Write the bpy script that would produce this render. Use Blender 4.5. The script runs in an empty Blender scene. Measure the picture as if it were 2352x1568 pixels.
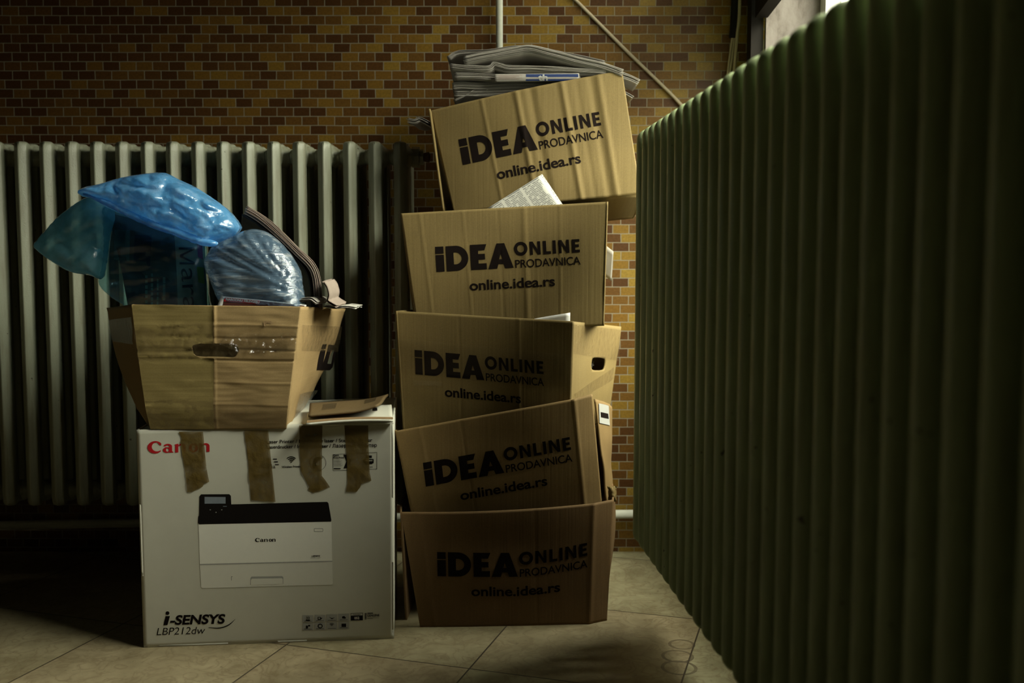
import bpy, bmesh, math, random
from mathutils import Vector, Matrix, noise
from mathutils.geometry import delaunay_2d_cdt
random.seed(7)
scn = bpy.context.scene
COL = scn.collection

# ------------------------------------------------------------------ camera, light, exposure
CAM_H, FPX, PITCH = 0.83, 2262.0, math.atan(177 / 2262.0)
cam = bpy.data.cameras.new('camera')
cam.sensor_width = 36.0
cam.lens = 36.0 * FPX / 2352.0
cam.clip_start = 0.02
cam.dof.use_dof = True
cam.dof.focus_distance = 2.2
cam.dof.aperture_fstop = 2.8
cam_o = bpy.data.objects.new('camera', cam)
cam_o.location = (0, 0, CAM_H)
cam_o.rotation_euler = (math.pi / 2 - PITCH, 0, 0)
COL.objects.link(cam_o)
scn.camera = cam_o

world = bpy.data.worlds.new('overcast_sky')
scn.world = world
world.use_nodes = True
bg = world.node_tree.nodes['Background']
_wt = world.node_tree
_tc = _wt.nodes.new('ShaderNodeTexCoord')
_sx = _wt.nodes.new('ShaderNodeSeparateXYZ')
_wt.links.new(_tc.outputs['Generated'], _sx.inputs[0])
_rp = _wt.nodes.new('ShaderNodeValToRGB')            # pale sky above, dim houses across the street below
_rp.color_ramp.elements[0].position, _rp.color_ramp.elements[0].color = 0.17, (.06, .06, .048, 1)
_rp.color_ramp.elements[1].position, _rp.color_ramp.elements[1].color = 0.50, (1.0, 1.0, .80, 1)
_wt.links.new(_sx.outputs['Z'], _rp.inputs[0])
_wt.links.new(_rp.outputs[0], bg.inputs[0])
bg.inputs[1].default_value = 34.0

def area_light(name, loc, rot, sx, sy, power, color, portal=False):
    l = bpy.data.lights.new(name, 'AREA')
    l.shape = 'RECTANGLE'
    l.size, l.size_y = sx, sy
    l.energy = power
    l.color = color
    if portal:
        l.cycles.is_portal = True
    o = bpy.data.objects.new(name, l)
    o.location, o.rotation_euler = loc, rot
    COL.objects.link(o)
    return o
WY0, WY1, WZ0, WZ1 = 1.05, 2.642, 0.78, 2.22        # window opening in the right wall
RWX = 0.66                                          # inner face of the right wall
area_light('window_portal', (RWX + 0.20, (WY0 + WY1) / 2, (WZ0 + WZ1) / 2), (0, math.pi / 2, 0), WZ1 - WZ0, WY1 - WY0, 1, (1, 1, 1), True)

vs = scn.view_settings
scn.display_settings.display_device = 'sRGB'
vs.view_transform = 'Standard'
vs.look = 'None'
vs.exposure = 0.0
vs.gamma = 1.0
vs.use_curve_mapping = False
scn.cycles.use_denoising = True
scn.cycles.max_bounces = 8
scn.cycles.transparent_max_bounces = 16

# ------------------------------------------------------------------ pixel <-> place (used once, to measure the photograph)
_c, _s = math.cos(PITCH), math.sin(PITCH)
def ray(px, py):
    b = (784 - py) / FPX
    return Vector(((px - 1176) / FPX, _c + b * _s, -_s + b * _c))
def aty(px, py, Y):
    d = ray(px, py)
    return Vector((0, 0, CAM_H)) + d * (Y / d.y)
def proj(p):
    z = p.z - CAM_H
    w = p.y * _c - z * _s
    return 1176 + FPX * p.x / w, 784 - FPX * (p.y * _s + z * _c) / w

# ------------------------------------------------------------------ materials
def newmat(name, col=(.5, .5, .5), rough=.6, metal=0.0, spec=.5):
    m = bpy.data.materials.new(name)
    m.use_nodes = True
    b = m.node_tree.nodes['Principled BSDF']
    b.inputs['Base Color'].default_value = (*col, 1)
    b.inputs['Roughness'].default_value = rough
    b.inputs['Metallic'].default_value = metal
    b.inputs['Specular IOR Level'].default_value = spec
    return m, m.node_tree, b
def N(t, kind, **kw):
    n = t.nodes.new(kind)
    for k, v in kw.items():
        if k.startswith('i_'):
            n.inputs[k[2:].replace('_', ' ')].default_value = v
        else:
            setattr(n, k, v)
    return n
def L(t, a, b):
    t.links.new(a, b)
def ramp(t, stops, interp='LINEAR'):
    r = t.nodes.new('ShaderNodeValToRGB')
    r.color_ramp.interpolation = interp
    e = r.color_ramp.elements
    while len(e) < len(stops):
        e.new(.5)
    for k, (p, c) in zip(e, stops):
        k.position = p
        k.color = (*c, 1) if len(c) == 3 else c
    return r
def coords(t, kind='Object', scale=(1, 1, 1), rot=(0, 0, 0), loc=(0, 0, 0)):
    tc = t.nodes.new('ShaderNodeTexCoord')
    mp = t.nodes.new('ShaderNodeMapping')
    mp.inputs['Scale'].default_value = scale
    mp.inputs['Rotation'].default_value = rot
    mp.inputs['Location'].default_value = loc
    L(t, tc.outputs[kind], mp.inputs[0])
    return mp.outputs[0]
def mixc(t, fac, a, b, mode='MIX'):
    m = t.nodes.new('ShaderNodeMix')
    m.data_type = 'RGBA'
    m.blend_type = mode
    for s, v in ((m.inputs[0], fac), (m.inputs[6], a), (m.inputs[7], b)):
        if isinstance(v, (int, float)):
            s.default_value = v
        elif isinstance(v, tuple):
            s.default_value = (*v, 1) if len(v) == 3 else v
        else:
            L(t, v, s)
    return m.outputs[2]
def mathn(t, op, a, b=None, c=None):
    m = t.nodes.new('ShaderNodeMath')
    m.operation = op
    for i, v in enumerate((a, b, c)):
        if v is None:
            continue
        if isinstance(v, (int, float)):
            m.inputs[i].default_value = v
        else:
            L(t, v, m.inputs[i])
    return m.outputs[0]
def noisen(t, vec, scale, detail=4, rough=.6):
    n = N(t, 'ShaderNodeTexNoise')
    n.inputs['Scale'].default_value = scale
    n.inputs['Detail'].default_value = detail
    n.inputs['Roughness'].default_value = rough
    if vec is not None:
        L(t, vec, n.inputs['Vector'])
    return n.outputs['Fac']
def bump(t, b, h, dist=.001, strength=.5):
    n = N(t, 'ShaderNodeBump')
    n.inputs['Distance'].default_value = dist
    n.inputs['Strength'].default_value = strength
    L(t, h, n.inputs['Height'])
    L(t, n.outputs[0], b.inputs['Normal'])
    return n

def mat_brick(axes, off):
    m, t, b = newmat('glazed_brick_' + axes, rough=.38, spec=.2)
    tc = t.nodes.new('ShaderNodeTexCoord')
    sep = t.nodes.new('ShaderNodeSeparateXYZ')
    L(t, tc.outputs['Object'], sep.inputs[0])
    cmb = t.nodes.new('ShaderNodeCombineXYZ')
    L(t, mathn(t, 'ADD', sep.outputs[axes[0].upper()], off[0]), cmb.inputs[0])
    L(t, mathn(t, 'ADD', sep.outputs[axes[1].upper()], off[1]), cmb.inputs[1])
    wob = N(t, 'ShaderNodeTexNoise')
    wob.inputs['Scale'].default_value = 14
    L(t, cmb.outputs[0], wob.inputs['Vector'])
    wv = N(t, 'ShaderNodeVectorMath', operation='MULTIPLY_ADD')
    L(t, wob.outputs['Color'], wv.inputs[0])
    wv.inputs[1].default_value = (.004, .0018, 0)
    L(t, cmb.outputs[0], wv.inputs[2])
    br = N(t, 'ShaderNodeTexBrick')
    L(t, wv.outputs[0], br.inputs['Vector'])
    br.inputs['Color1'].default_value = (0, 0, 0, 1)
    br.inputs['Color2'].default_value = (1, 1, 1, 1)
    br.inputs['Mortar'].default_value = (.5, .5, .5, 1)
    br.inputs['Scale'].default_value = 1
    br.inputs['Mortar Size'].default_value = .0013
    br.inputs['Mortar Smooth'].default_value = .25
    br.inputs['Brick Width'].default_value = .0460
    br.inputs['Row Height'].default_value = .0251
    br.offset = .5
    # brick tone drifts slowly and at random, redder to yellower
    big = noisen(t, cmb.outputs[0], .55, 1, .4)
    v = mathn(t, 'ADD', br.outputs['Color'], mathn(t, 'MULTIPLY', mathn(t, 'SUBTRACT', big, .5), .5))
    v = mathn(t, 'MULTIPLY_ADD', sep.outputs[axes[0].upper()], .31, v)  # bricks darken and redden leftwards: falloff of light painted into the colour
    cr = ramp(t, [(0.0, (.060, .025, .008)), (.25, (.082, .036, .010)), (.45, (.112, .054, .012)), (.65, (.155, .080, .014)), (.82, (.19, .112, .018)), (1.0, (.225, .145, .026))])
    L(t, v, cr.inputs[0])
    fine = noisen(t, cmb.outputs[0], 160, 4, .65)
    fr = ramp(t, [(.3, (.72, .72, .72)), (.7, (1.1, 1.1, 1.1))])
    L(t, fine, fr.inputs[0])
    c1 = mixc(t, 1.0, cr.outputs[0], fr.outputs[0], 'MULTIPLY')
    c2 = mixc(t, br.outputs['Fac'], c1, (.22, .195, .135))
    L(t, c2, b.inputs['Base Color'])
    h = mathn(t, 'SUBTRACT', mathn(t, 'MULTIPLY', fine, .35), br.outputs['Fac'])
    bump(t, b, h, .0016, .8)
    L(t, mathn(t, 'ADD', mathn(t, 'MULTIPLY', br.outputs['Fac'], .4), .36), b.inputs['Roughness'])
    return m

def mat_floor():
    m, t, b = newmat('worn_marble_tiles', rough=.5)
    a = math.radians(17.4)
    tc = t.nodes.new('ShaderNodeTexCoord')
    sep = t.nodes.new('ShaderNodeSeparateXYZ')
    L(t, tc.outputs['Object'], sep.inputs[0])
    X, Y = sep.outputs['X'], sep.outputs['Y']
    u = mathn(t, 'SUBTRACT', mathn(t, 'MULTIPLY', X, math.cos(a)), mathn(t, 'MULTIPLY', Y, math.sin(a)))
    v = mathn(t, 'ADD', mathn(t, 'MULTIPLY', X, math.sin(a)), mathn(t, 'MULTIPLY', Y, math.cos(a)))
    u = mathn(t, 'DIVIDE', mathn(t, 'ADD', u, .247 + 4.26), .426)
    v = mathn(t, 'DIVIDE', mathn(t, 'ADD', v, -1.854 + 4.26), .426)
    fu, fv = mathn(t, 'FRACT', u), mathn(t, 'FRACT', v)
    du = mathn(t, 'MINIMUM', fu, mathn(t, 'SUBTRACT', 1.0, fu))
    dv = mathn(t, 'MINIMUM', fv, mathn(t, 'SUBTRACT', 1.0, fv))
    d = mathn(t, 'MINIMUM', du, dv)
    joint = mathn(t, 'LESS_THAN', d, .0042)
    cell = t.nodes.new('ShaderNodeCombineXYZ')
    L(t, mathn(t, 'FLOOR', u), cell.inputs[0])
    L(t, mathn(t, 'FLOOR', v), cell.inputs[1])
    wn = N(t, 'ShaderNodeTexWhiteNoise')
    L(t, cell.outputs[0], wn.inputs['Vector'])
    shift = N(t, 'ShaderNodeVectorMath', operation='MULTIPLY_ADD')
    L(t, wn.outputs['Color'], shift.inputs[0])
    shift.inputs[1].default_value = (9, 9, 9)
    L(t, tc.outputs['Object'], shift.inputs[2])
    n1 = noisen(t, shift.outputs[0], 13, 9, .68)
    n2 = N(t, 'ShaderNodeTexNoise')
    n2.inputs['Scale'].default_value = 16
    n2.inputs['Detail'].default_value = 7
    n2.inputs['Distortion'].default_value = 1.6
    L(t, shift.outputs[0], n2.inputs['Vector'])
    vein = mathn(t, 'ABSOLUTE', mathn(t, 'SUBTRACT', n2.outputs['Fac'], .5))
    vr = ramp(t, [(0.0, (1, 1, 1)), (.035, (.25, .25, .25)), (.09, (0, 0, 0))])
    L(t, vein, vr.inputs[0])
    r1 = ramp(t, [(.25, (.17, .145, .088)), (.5, (.30, .265, .18)), (.75, (.40, .36, .25))])
    L(t, n1, r1.inputs[0])
    tint = mixc(t, wn.outputs['Value'], (1.0, .84, .74), (.92, .98, .85))
    c = mixc(t, 1.0, r1.outputs[0], tint, 'MULTIPLY')
    c = mixc(t, mathn(t, 'MULTIPLY', vr.outputs[0], .55), c, (.17, .125, .065))
    spots = noisen(t, tc.outputs['Object'], 62, 5, .62)
    sr = ramp(t, [(.62, (0, 0, 0)), (.74, (1, 1, 1))])
    L(t, spots, sr.inputs[0])
    c = mixc(t, mathn(t, 'MULTIPLY', sr.outputs[0], .6), c, (.08, .06, .035))
    # worn rings left by wet cans on the stone
    rings = None
    for (cx, cy, r) in ((.352, 2.035, .031), (.345, 1.975, .034), (.372, 2.10, .026)):
        dist = mathn(t, 'SQRT', mathn(t, 'ADD', mathn(t, 'POWER', mathn(t, 'SUBTRACT', X, cx), 2.0), mathn(t, 'POWER', mathn(t, 'SUBTRACT', Y, cy), 2.0)))
        w = mathn(t, 'LESS_THAN', mathn(t, 'ABSOLUTE', mathn(t, 'SUBTRACT', dist, r)), .0035)
        rings = w if rings is None else mathn(t, 'MAXIMUM', rings, w)
    c = mixc(t, mathn(t, 'MULTIPLY', rings, mathn(t, 'MULTIPLY', n1, 1.3)), c, (.085, .062, .036))
    c = mixc(t, joint, c, (.05, .037, .022))
    L(t, c, b.inputs['Base Color'])
    L(t, mathn(t, 'ADD', mathn(t, 'MULTIPLY', n1, .35), .32), b.inputs['Roughness'])
    bump(t, b, mathn(t, 'SUBTRACT', mathn(t, 'MULTIPLY', n1, .3), joint), .001, .4)
    return m

def mat_paint(name, col, dirt, rough=.42, amount=.5):
    m, t, b = newmat(name, col, rough)
    oi = t.nodes.new('ShaderNodeObjectInfo')
    def off(vec):
        a = N(t, 'ShaderNodeVectorMath', operation='MULTIPLY_ADD')
        cb = t.nodes.new('ShaderNodeCombineXYZ')
        for k in range(3):
            L(t, oi.outputs['Random'], cb.inputs[k])
        L(t, cb.outputs[0], a.inputs[0])
        a.inputs[1].default_value = (31.7, 17.3, 53.1)
        L(t, vec, a.inputs[2])
        return a.outputs[0]
    v = off(coords(t))
    n1 = noisen(t, off(coords(t, scale=(1, 1, .10))), 60, 4, .6)
    r = ramp(t, [(.45, (0, 0, 0)), (.72, (1, 1, 1))])
    L(t, n1, r.inputs[0])
    c = mixc(t, mathn(t, 'MULTIPLY', r.outputs[0], amount), col, dirt)
    n2 = noisen(t, v, 55, 2, .5)
    r2 = ramp(t, [(.735, (0, 0, 0)), (.76, (1, 1, 1))])
    L(t, n2, r2.inputs[0])
    c = mixc(t, mathn(t, 'MULTIPLY', r2.outputs[0], .85), c, (.03, .018, .010))
    L(t, c, b.inputs['Base Color'])
    bump(t, b, noisen(t, v, 320, 3, .6), .0009, .55)
    return m

def mat_card(name, col=(.182, .129, .048), flute=(1, 0, 0)):
    m, t, b = newmat(name, col, .78, spec=.25)
    v = coords(t)
    n1 = noisen(t, v, 7, 5, .6)
    n2 = noisen(t, v, 420, 2, .7)
    dark = tuple(k * .80 for k in col)
    lite = tuple(min(1, k * 1.10) for k in col)
    c = mixc(t, n1, dark, lite)
    r2 = ramp(t, [(.35, (.90, .90, .90)), (.65, (1.06, 1.06, 1.06))])
    L(t, n2, r2.inputs[0])
    c = mixc(t, 1.0, c, r2.outputs[0], 'MULTIPLY')
    n3 = noisen(t, v, 26, 3, .55)
    r3 = ramp(t, [(.68, (0, 0, 0)), (.80, (1, 1, 1))])
    L(t, n3, r3.inputs[0])
    c = mixc(t, mathn(t, 'MULTIPLY', r3.outputs[0], .22), c, tuple(k * .5 for k in col))
    L(t, c, b.inputs['Base Color'])
    fl = noisen(t, coords(t, scale=(flute[0] * 150 + 4, flute[1] * 150 + 4, flute[2] * 150 + 4)), 1, 2, .5)
    bump(t, b, mathn(t, 'ADD', mathn(t, 'MULTIPLY', fl, .6), mathn(t, 'MULTIPLY', n1, .9)), .0022, .35)
    return m

def mat_newsprint(name, col=(.50, .47, .41), text=True, rot=0.0, ink=(.10, .10, .10), pitch=.0042):
    m, t, b = newmat(name, col, .85, spec=.15)
    if text:
        v = coords(t, 'UV', rot=(0, 0, rot))
        sep = t.nodes.new('ShaderNodeSeparateXYZ')
        L(t, v, sep.inputs[0])
        ly = mathn(t, 'FRACT', mathn(t, 'DIVIDE', mathn(t, 'ADD', sep.outputs['Y'], 5.0), pitch))
        line = mathn(t, 'LESS_THAN', ly, .55)
        colx = mathn(t, 'FRACT', mathn(t, 'DIVIDE', mathn(t, 'ADD', sep.outputs['X'], 5.0), .052))
        incol = mathn(t, 'MULTIPLY', mathn(t, 'GREATER_THAN', colx, .07), mathn(t, 'LESS_THAN', colx, .95))
        words = mathn(t, 'GREATER_THAN', noisen(t, coords(t, 'UV', scale=(260, 120, 1), rot=(0, 0, rot)), 1, 2, .5), .42)
        blocks = mathn(t, 'GREATER_THAN', noisen(t, coords(t, 'UV', scale=(14, 14, 1), rot=(0, 0, rot)), 1, 0, .5), .38)
        f = mathn(t, 'MULTIPLY', mathn(t, 'MULTIPLY', line, incol), mathn(t, 'MULTIPLY', words, blocks))
        c = mixc(t, mathn(t, 'MULTIPLY', f, .75), col, ink)
        L(t, c, b.inputs['Base Color'])
    else:
        n1 = noisen(t, coords(t), 30, 3, .6)
        L(t, mixc(t, n1, tuple(k * .82 for k in col), tuple(k * 1.08 for k in col)), b.inputs['Base Color'])
    bump(t, b, noisen(t, coords(t), 45, 3, .5), .0015, .4)
    return m

def schlick(t, normal=None, f0=.04):
    lw = N(t, 'ShaderNodeLayerWeight')
    if normal is not None:
        L(t, normal, lw.inputs['Normal'])
    p = mathn(t, 'POWER', lw.outputs['Facing'], 5.0)
    return mathn(t, 'MULTIPLY_ADD', p, .85, f0)
def mat_film(name, col, alpha, rough=.22, wr=70, milky=.5, dens=(1, 1, 1), streak=None, whiten=0.0, gloss=.06, trans=.5):
    """thin plastic film: part clear, part tinted and milky, glossy"""
    m = bpy.data.materials.new(name)
    m.use_nodes = True
    t = m.node_tree
    t.nodes.remove(t.nodes['Principled BSDF'])
    out = t.nodes['Material Output']
    tr = N(t, 'ShaderNodeBsdfTransparent')
    tr.inputs[0].default_value = (*dens, 1)
    df = N(t, 'ShaderNodeBsdfDiffuse')
    tl = N(t, 'ShaderNodeBsdfTranslucent')
    gl = N(t, 'ShaderNodeBsdfGlossy')
    gl.inputs['Roughness'].default_value = rough
    gl.inputs['Color'].default_value = (.9, .92, .95, 1)
    v = coords(t, scale=streak[0] if streak else (1, 1, 1), rot=streak[1] if streak else (0, 0, 0))
    n1 = noisen(t, v, wr, 5, .6)
    df.inputs[0].default_value = (*col, 1)
    tl.inputs[0].default_value = (*col, 1)
    if whiten:
        rw = ramp(t, [(.50, (0, 0, 0)), (.68, (1, 1, 1))])
        L(t, n1, rw.inputs[0])
        cc = mixc(t, mathn(t, 'MULTIPLY', rw.outputs[0], whiten), col, (.75, .82, .88))  # pale streaks on the wrinkles: milky film and highlights painted into the colour
        L(t, cc, df.inputs[0])
        L(t, cc, tl.inputs[0])
    bp = N(t, 'ShaderNodeBump')
    bp.inputs['Distance'].default_value = .006
    bp.inputs['Strength'].default_value = .7
    L(t, n1, bp.inputs['Height'])
    for s in (df, tl, gl):
        L(t, bp.outputs[0], s.inputs['Normal'])
    body = N(t, 'ShaderNodeMixShader')
    body.inputs[0].default_value = trans
    L(t, df.outputs[0], body.inputs[1])
    L(t, tl.outputs[0], body.inputs[2])
    thin = N(t, 'ShaderNodeMixShader')
    r = ramp(t, [(.35, (alpha * .75,) * 3), (.65, (min(1, alpha * 1.2),) * 3)])
    L(t, n1, r.inputs[0])
    L(t, r.outputs[0], thin.inputs[0])
    L(t, tr.outputs[0], thin.inputs[1])
    L(t, body.outputs[0], thin.inputs[2])
    fin = N(t, 'ShaderNodeMixShader')
    L(t, schlick(t, bp.outputs[0], gloss), fin.inputs[0])
    L(t, thin.outputs[0], fin.inputs[1])
    L(t, gl.outputs[0], fin.inputs[2])
    L(t, fin.outputs[0], out.inputs[0])
    return m

def mat_tape(name, col, alpha, rough=.18, wr=60, gloss=.035):
    return mat_film(name, col, alpha, rough, wr, gloss=gloss)

def plain(name, col, rough=.75, metal=0.0, spec=.12, grain=.12, scale=80):
    m, t, b = newmat(name, col, rough, metal, spec)
    n = noisen(t, coords(t), scale, 3, .6)
    L(t, mixc(t, n, tuple(k * (1 - grain) for k in col), tuple(min(1, k * (1 + grain)) for k in col)), b.inputs['Base Color'])
    return m

M = {}
M['card'] = mat_card('corrugated_cardboard')
M['card_brown'] = mat_card('brown_corrugated_cardboard', (.165, .100, .043))
M['card_tan'] = mat_card('tan_corrugated_cardboard', (.215, .14, .056))
M['card_light'] = mat_card('pale_corrugated_cardboard', (.30, .205, .092), (0, 0, 1))
M['card_in'] = mat_card('cardboard_inside', (.24, .155, .075))
M['white_card'] = plain('white_coated_cardboard', (.57, .56, .48), .55, grain=.05, scale=25)
M['ink'] = plain('black_print', (.010, .007, .006), .9, spec=.03, grain=.2)
M['ink_dark'] = plain('charcoal_print', (.012, .010, .009), .9, spec=.03)
M['red'] = plain('red_print', (.42, .015, .02), .5)
M['grey_pic'] = plain('light_grey_print', (.82, .81, .74), .5, grain=.03)
M['grey_pic_low'] = plain('grey_print', (.70, .69, .62), .5, grain=.03)
M['grey_mid'] = plain('mid_grey_print', (.36, .36, .34), .5)
M['grey_line'] = plain('grey_line_print', (.28, .28, .26), .5)
M['blue_grey'] = plain('blue_grey_print', (.22, .25, .29), .5)
M['white_ink'] = plain('white_print', (.7, .68, .62), .5)
M['brown_tape'] = mat_film('brown_packing_tape', (.20, .135, .036), .90, .35, 30, gloss=.025)
M['clear_tape'] = mat_tape('clear_packing_tape', (.50, .37, .20), .10, .14, 70)
M['newsprint'] = mat_newsprint('newsprint_edges', (.30, .28, .25), False)
M['newspage'] = mat_newsprint('printed_newspaper', (.46, .45, .40))
M['paper'] = plain('white_paper', (.62, .61, .60), .7, grain=.05)
M['blue_film'] = mat_film('blue_plastic_film', (.16, .50, .90), .72, .20, 34, dens=(.70, .88, .98), whiten=.25, gloss=.08)
M['blue_film_dark'] = mat_film('blue_plastic_film_single', (.27, .62, .76), .74, .25, 22, dens=(.60, .84, .92), whiten=.1, trans=.7)
M['blue_film_clear'] = mat_film('blue_plastic_film_taut', (.08, .24, .34), .20, .18, 22, dens=(.62, .86, .92), trans=.7)
M['clear_film'] = mat_film('wrinkled_clear_film', (.22, .36, .52), .46, .16, 1, dens=(.80, .88, .95), streak=((8, 40, 95), (0, math.radians(22), 0)), whiten=.9, gloss=.10)
M['shiny_tape'] = mat_tape('wrinkled_shiny_tape', (.50, .37, .20), .08, .14, 80, .12)
M['cable'] = plain('cream_cable', (.42, .36, .25), .5)
M['pipe'] = plain('white_painted_pipe', (.55, .56, .48), .4)
M['black'] = plain('black_rubber', (.012, .010, .009), .6)

# ------------------------------------------------------------------ mesh helpers
def link(name, bm, mat, parent=None, smooth=False):
    me = bpy.data.meshes.new(name)
    bm.to_mesh(me)
    bm.free()
    o = bpy.data.objects.new(name, me)
    for k in (mat if isinstance(mat, (list, tuple)) else [mat]):
        me.materials.append(k)
    if smooth:
        me.polygons.foreach_set('use_smooth', [True] * len(me.polygons))
    COL.objects.link(o)
    if parent:
        o.parent = parent
    return o
def tag(o, label, cat, group=None):
    o['label'], o['category'] = label, cat
    if group:
        o['group'] = group
    return o
def thing(name, label, cat, group=None):
    o = bpy.data.objects.new(name, None)
    o.empty_display_size = .05
    COL.objects.link(o)
    return tag(o, label, cat, group)
def struct(o):
    o['kind'] = 'structure'
    return o
def add_box(bm, lo, hi):
    v = [bm.verts.new((x, y, z)) for x in (lo[0], hi[0]) for y in (lo[1], hi[1]) for z in (lo[2], hi[2])]
    for f in ((0, 1, 3, 2), (4, 6, 7, 5), (0, 4, 5, 1), (2, 3, 7, 6), (0, 2, 6, 4), (1, 5, 7, 3)):
        bm.faces.new([v[i] for i in f])
    return bm
def add_tube(bm, pts, r, n=10, caps=True):
    pts = [Vector(p) for p in pts]
    rings = []
    prev = None
    for i, p in enumerate(pts):
        d = (pts[min(i + 1, len(pts) - 1)] - pts[max(i - 1, 0)]).normalized()
        if prev is None:
            a = d.orthogonal().normalized()
        else:
            a = (prev - d * prev.dot(d)).normalized()
        prev = a
        b = d.cross(a)
        rr = r[i] if isinstance(r, (list, tuple)) else r
        rings.append([bm.verts.new(p + (a * math.cos(2 * math.pi * k / n) + b * math.sin(2 * math.pi * k / n)) * rr) for k in range(n)])
    for q, w in zip(rings, rings[1:]):
        for k in range(n):
            bm.faces.new((q[k], q[(k + 1) % n], w[(k + 1) % n], w[k]))
    if caps:
        bm.faces.new(rings[0][::-1])
        bm.faces.new(rings[-1])
    return bm
def smoothpoly(pts, n=6, closed=True):
    out = []
    m = len(pts)
    rng = range(m) if closed else range(m - 1)
    for i in rng:
        g = (lambda k: pts[k % m]) if closed else (lambda k: pts[min(max(k, 0), m - 1)])
        p0, p1, p2, p3 = g(i - 1), g(i), g(i + 1), g(i + 2)
        for k in range(n):
            u = k / n
            out.append(tuple(.5 * (2 * b + (c - a) * u + (2 * a - 5 * b + 4 * c - d) * u * u + (3 * b - a - 3 * c + d) * u ** 3) for a, b, c, d in zip(p0, p1, p2, p3)))
    if not closed:
        out.append(tuple(pts[-1]))
    return out
def inside(p, loop):
    x, y = p
    r = False
    j = len(loop) - 1
    for i in range(len(loop)):
        xi, yi = loop[i]
        xj, yj = loop[j]
        if (yi > y) != (yj > y) and x < (xj - xi) * (y - yi) / (yj - yi) + xi:
            r = not r
        j = i
    return r
def edge_dist(p, loop):
    best = 1e9
    x, y = p
    for (ax, ay), (bx, by) in zip(loop, loop[1:] + loop[:1]):
        dx, dy = bx - ax, by - ay
        q = dx * dx + dy * dy
        u = 0 if q == 0 else max(0, min(1, ((x - ax) * dx + (y - ay) * dy) / q))
        best = min(best, (x - ax - u * dx) ** 2 + (y - ay - u * dy) ** 2)
    return math.sqrt(best)

class Patch:
    """one wall of a carton: four corners, outward normal and its dents"""
    def __init__(self, tl, tr, br, bl, disp=None, flip=False):
        self.c = [Vector(p) for p in (tl, tr, br, bl)]
        tl, tr, br, bl = self.c
        n = ((tr + br) - (tl + bl)).cross((tl + tr) - (bl + br)).normalized()
        self.n = -n if flip else n
        self.flip = flip
        self.disp = disp or (lambda s, t: 0.0)
    def flat(self, s, t):
        tl, tr, br, bl = self.c
        return (tl * (1 - s) + tr * s) * (1 - t) + (bl * (1 - s) + br * s) * t
    def at(self, s, t, eps=0.0):
        return self.flat(s, t) + self.n * (self.disp(s, t) + eps)
    def inv(self, px, py):
        s, t = .5, .5
        for _ in range(7):
            x, y = proj(self.flat(s, t))
            xs, ys = proj(self.flat(s + 1e-3, t))
            xt, yt = proj(self.flat(s, t + 1e-3))
            a, b, c, d = (xs - x) * 1e3, (xt - x) * 1e3, (ys - y) * 1e3, (yt - y) * 1e3
            det = a * d - b * c
            ex, ey = px - x, py - y
            s += (d * ex - b * ey) / det
            t += (a * ey - c * ex) / det
        return s, t

def uvmap(bm, f):
    uv = bm.loops.layers.uv.new('UVMap')
    for face in bm.faces:
        for l in face.loops:
            l[uv].uv = f(l.vert)

def panel(name, P, mat, parent, nx=48, ny=32, hole=None, thick=.0045, outline=None):
    bm = bmesh.new()
    if hole is None:
        g = [[bm.verts.new(P.at(i / nx, j / ny)) for j in range(ny + 1)] for i in range(nx + 1)]
        for i in range(nx):
            for j in range(ny):
                q = (g[i][j], g[i][j + 1], g[i + 1][j + 1], g[i + 1][j])
                bm.faces.new(q[::-1] if P.flip else q)
    else:
        pts = [(i / nx, j / ny) for i in range(nx + 1) for j in range(ny + 1)]
        pts = [p for p in pts if not inside(p, hole) and edge_dist(p, hole) > .25 / nx]
        k = len(pts)
        pts += hole
        ed = [(k + i, k + (i + 1) % len(hole)) for i in range(len(hole))]
        v, e, f, *_ = delaunay_2d_cdt([Vector(p) for p in pts], ed, [], 0, 1e-6)
        bv = [bm.verts.new(P.at(p.x, p.y)) for p in v]
        for q in f:
            c = sum((v[i] for i in q), Vector((0, 0))) / len(q)
            if inside((c.x, c.y), hole):
                continue
            face = bm.faces.new([bv[i] for i in q])
            face.normal_update()
            if face.normal.dot(P.n) < 0:
                face.normal_flip()
    o = link(name, bm, mat, parent, True)
    if thick:
        md = o.modifiers.new('thickness', 'SOLIDIFY')
        md.thickness = thick
        md.offset = -1
    return o

_cache = {}
def curve_mesh(key, make):
    if key in _cache:
        return _cache[key]
    cu = make()
    o = bpy.data.objects.new('tmp', cu)
    COL.objects.link(o)
    dg = bpy.context.evaluated_depsgraph_get()
    dg.update()
    me = o.evaluated_get(dg).to_mesh()
    r = ([(v.co.x, v.co.y) for v in me.vertices], [tuple(p.vertices) for p in me.polygons])
    o.evaluated_get(dg).to_mesh_clear()
    bpy.data.objects.remove(o)
    bpy.data.curves.remove(cu)
    _cache[key] = r
    return r
def text2d(body, bold=0.0, shear=0.0, space=1.0):
    def make():
        c = bpy.data.curves.new('tmp', 'FONT')
        c.body, c.size, c.offset, c.shear, c.space_character = body, 1.0, bold, shear, space
        c.resolution_u = 5
        c.fill_mode = 'FRONT'
        return c
    return curve_mesh((body, bold, shear, space), make)
CAPH = max(y for x, y in text2d('H')[0])
def loops2d(loops):
    def make():
        c = bpy.data.curves.new('tmp', 'CURVE')
        c.dimensions = '2D'
        c.fill_mode = 'FRONT' if False else 'BOTH'
        for lp in loops:
            s = c.splines.new('POLY')
            s.points.add(len(lp) - 1)
            for p, q in zip(s.points, lp):
                p.co = (q[0], q[1], 0, 1)
            s.use_cyclic_u = True
        return c
    return curve_mesh(('L', tuple(tuple(map(tuple, l)) for l in loops)), make)
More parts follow.
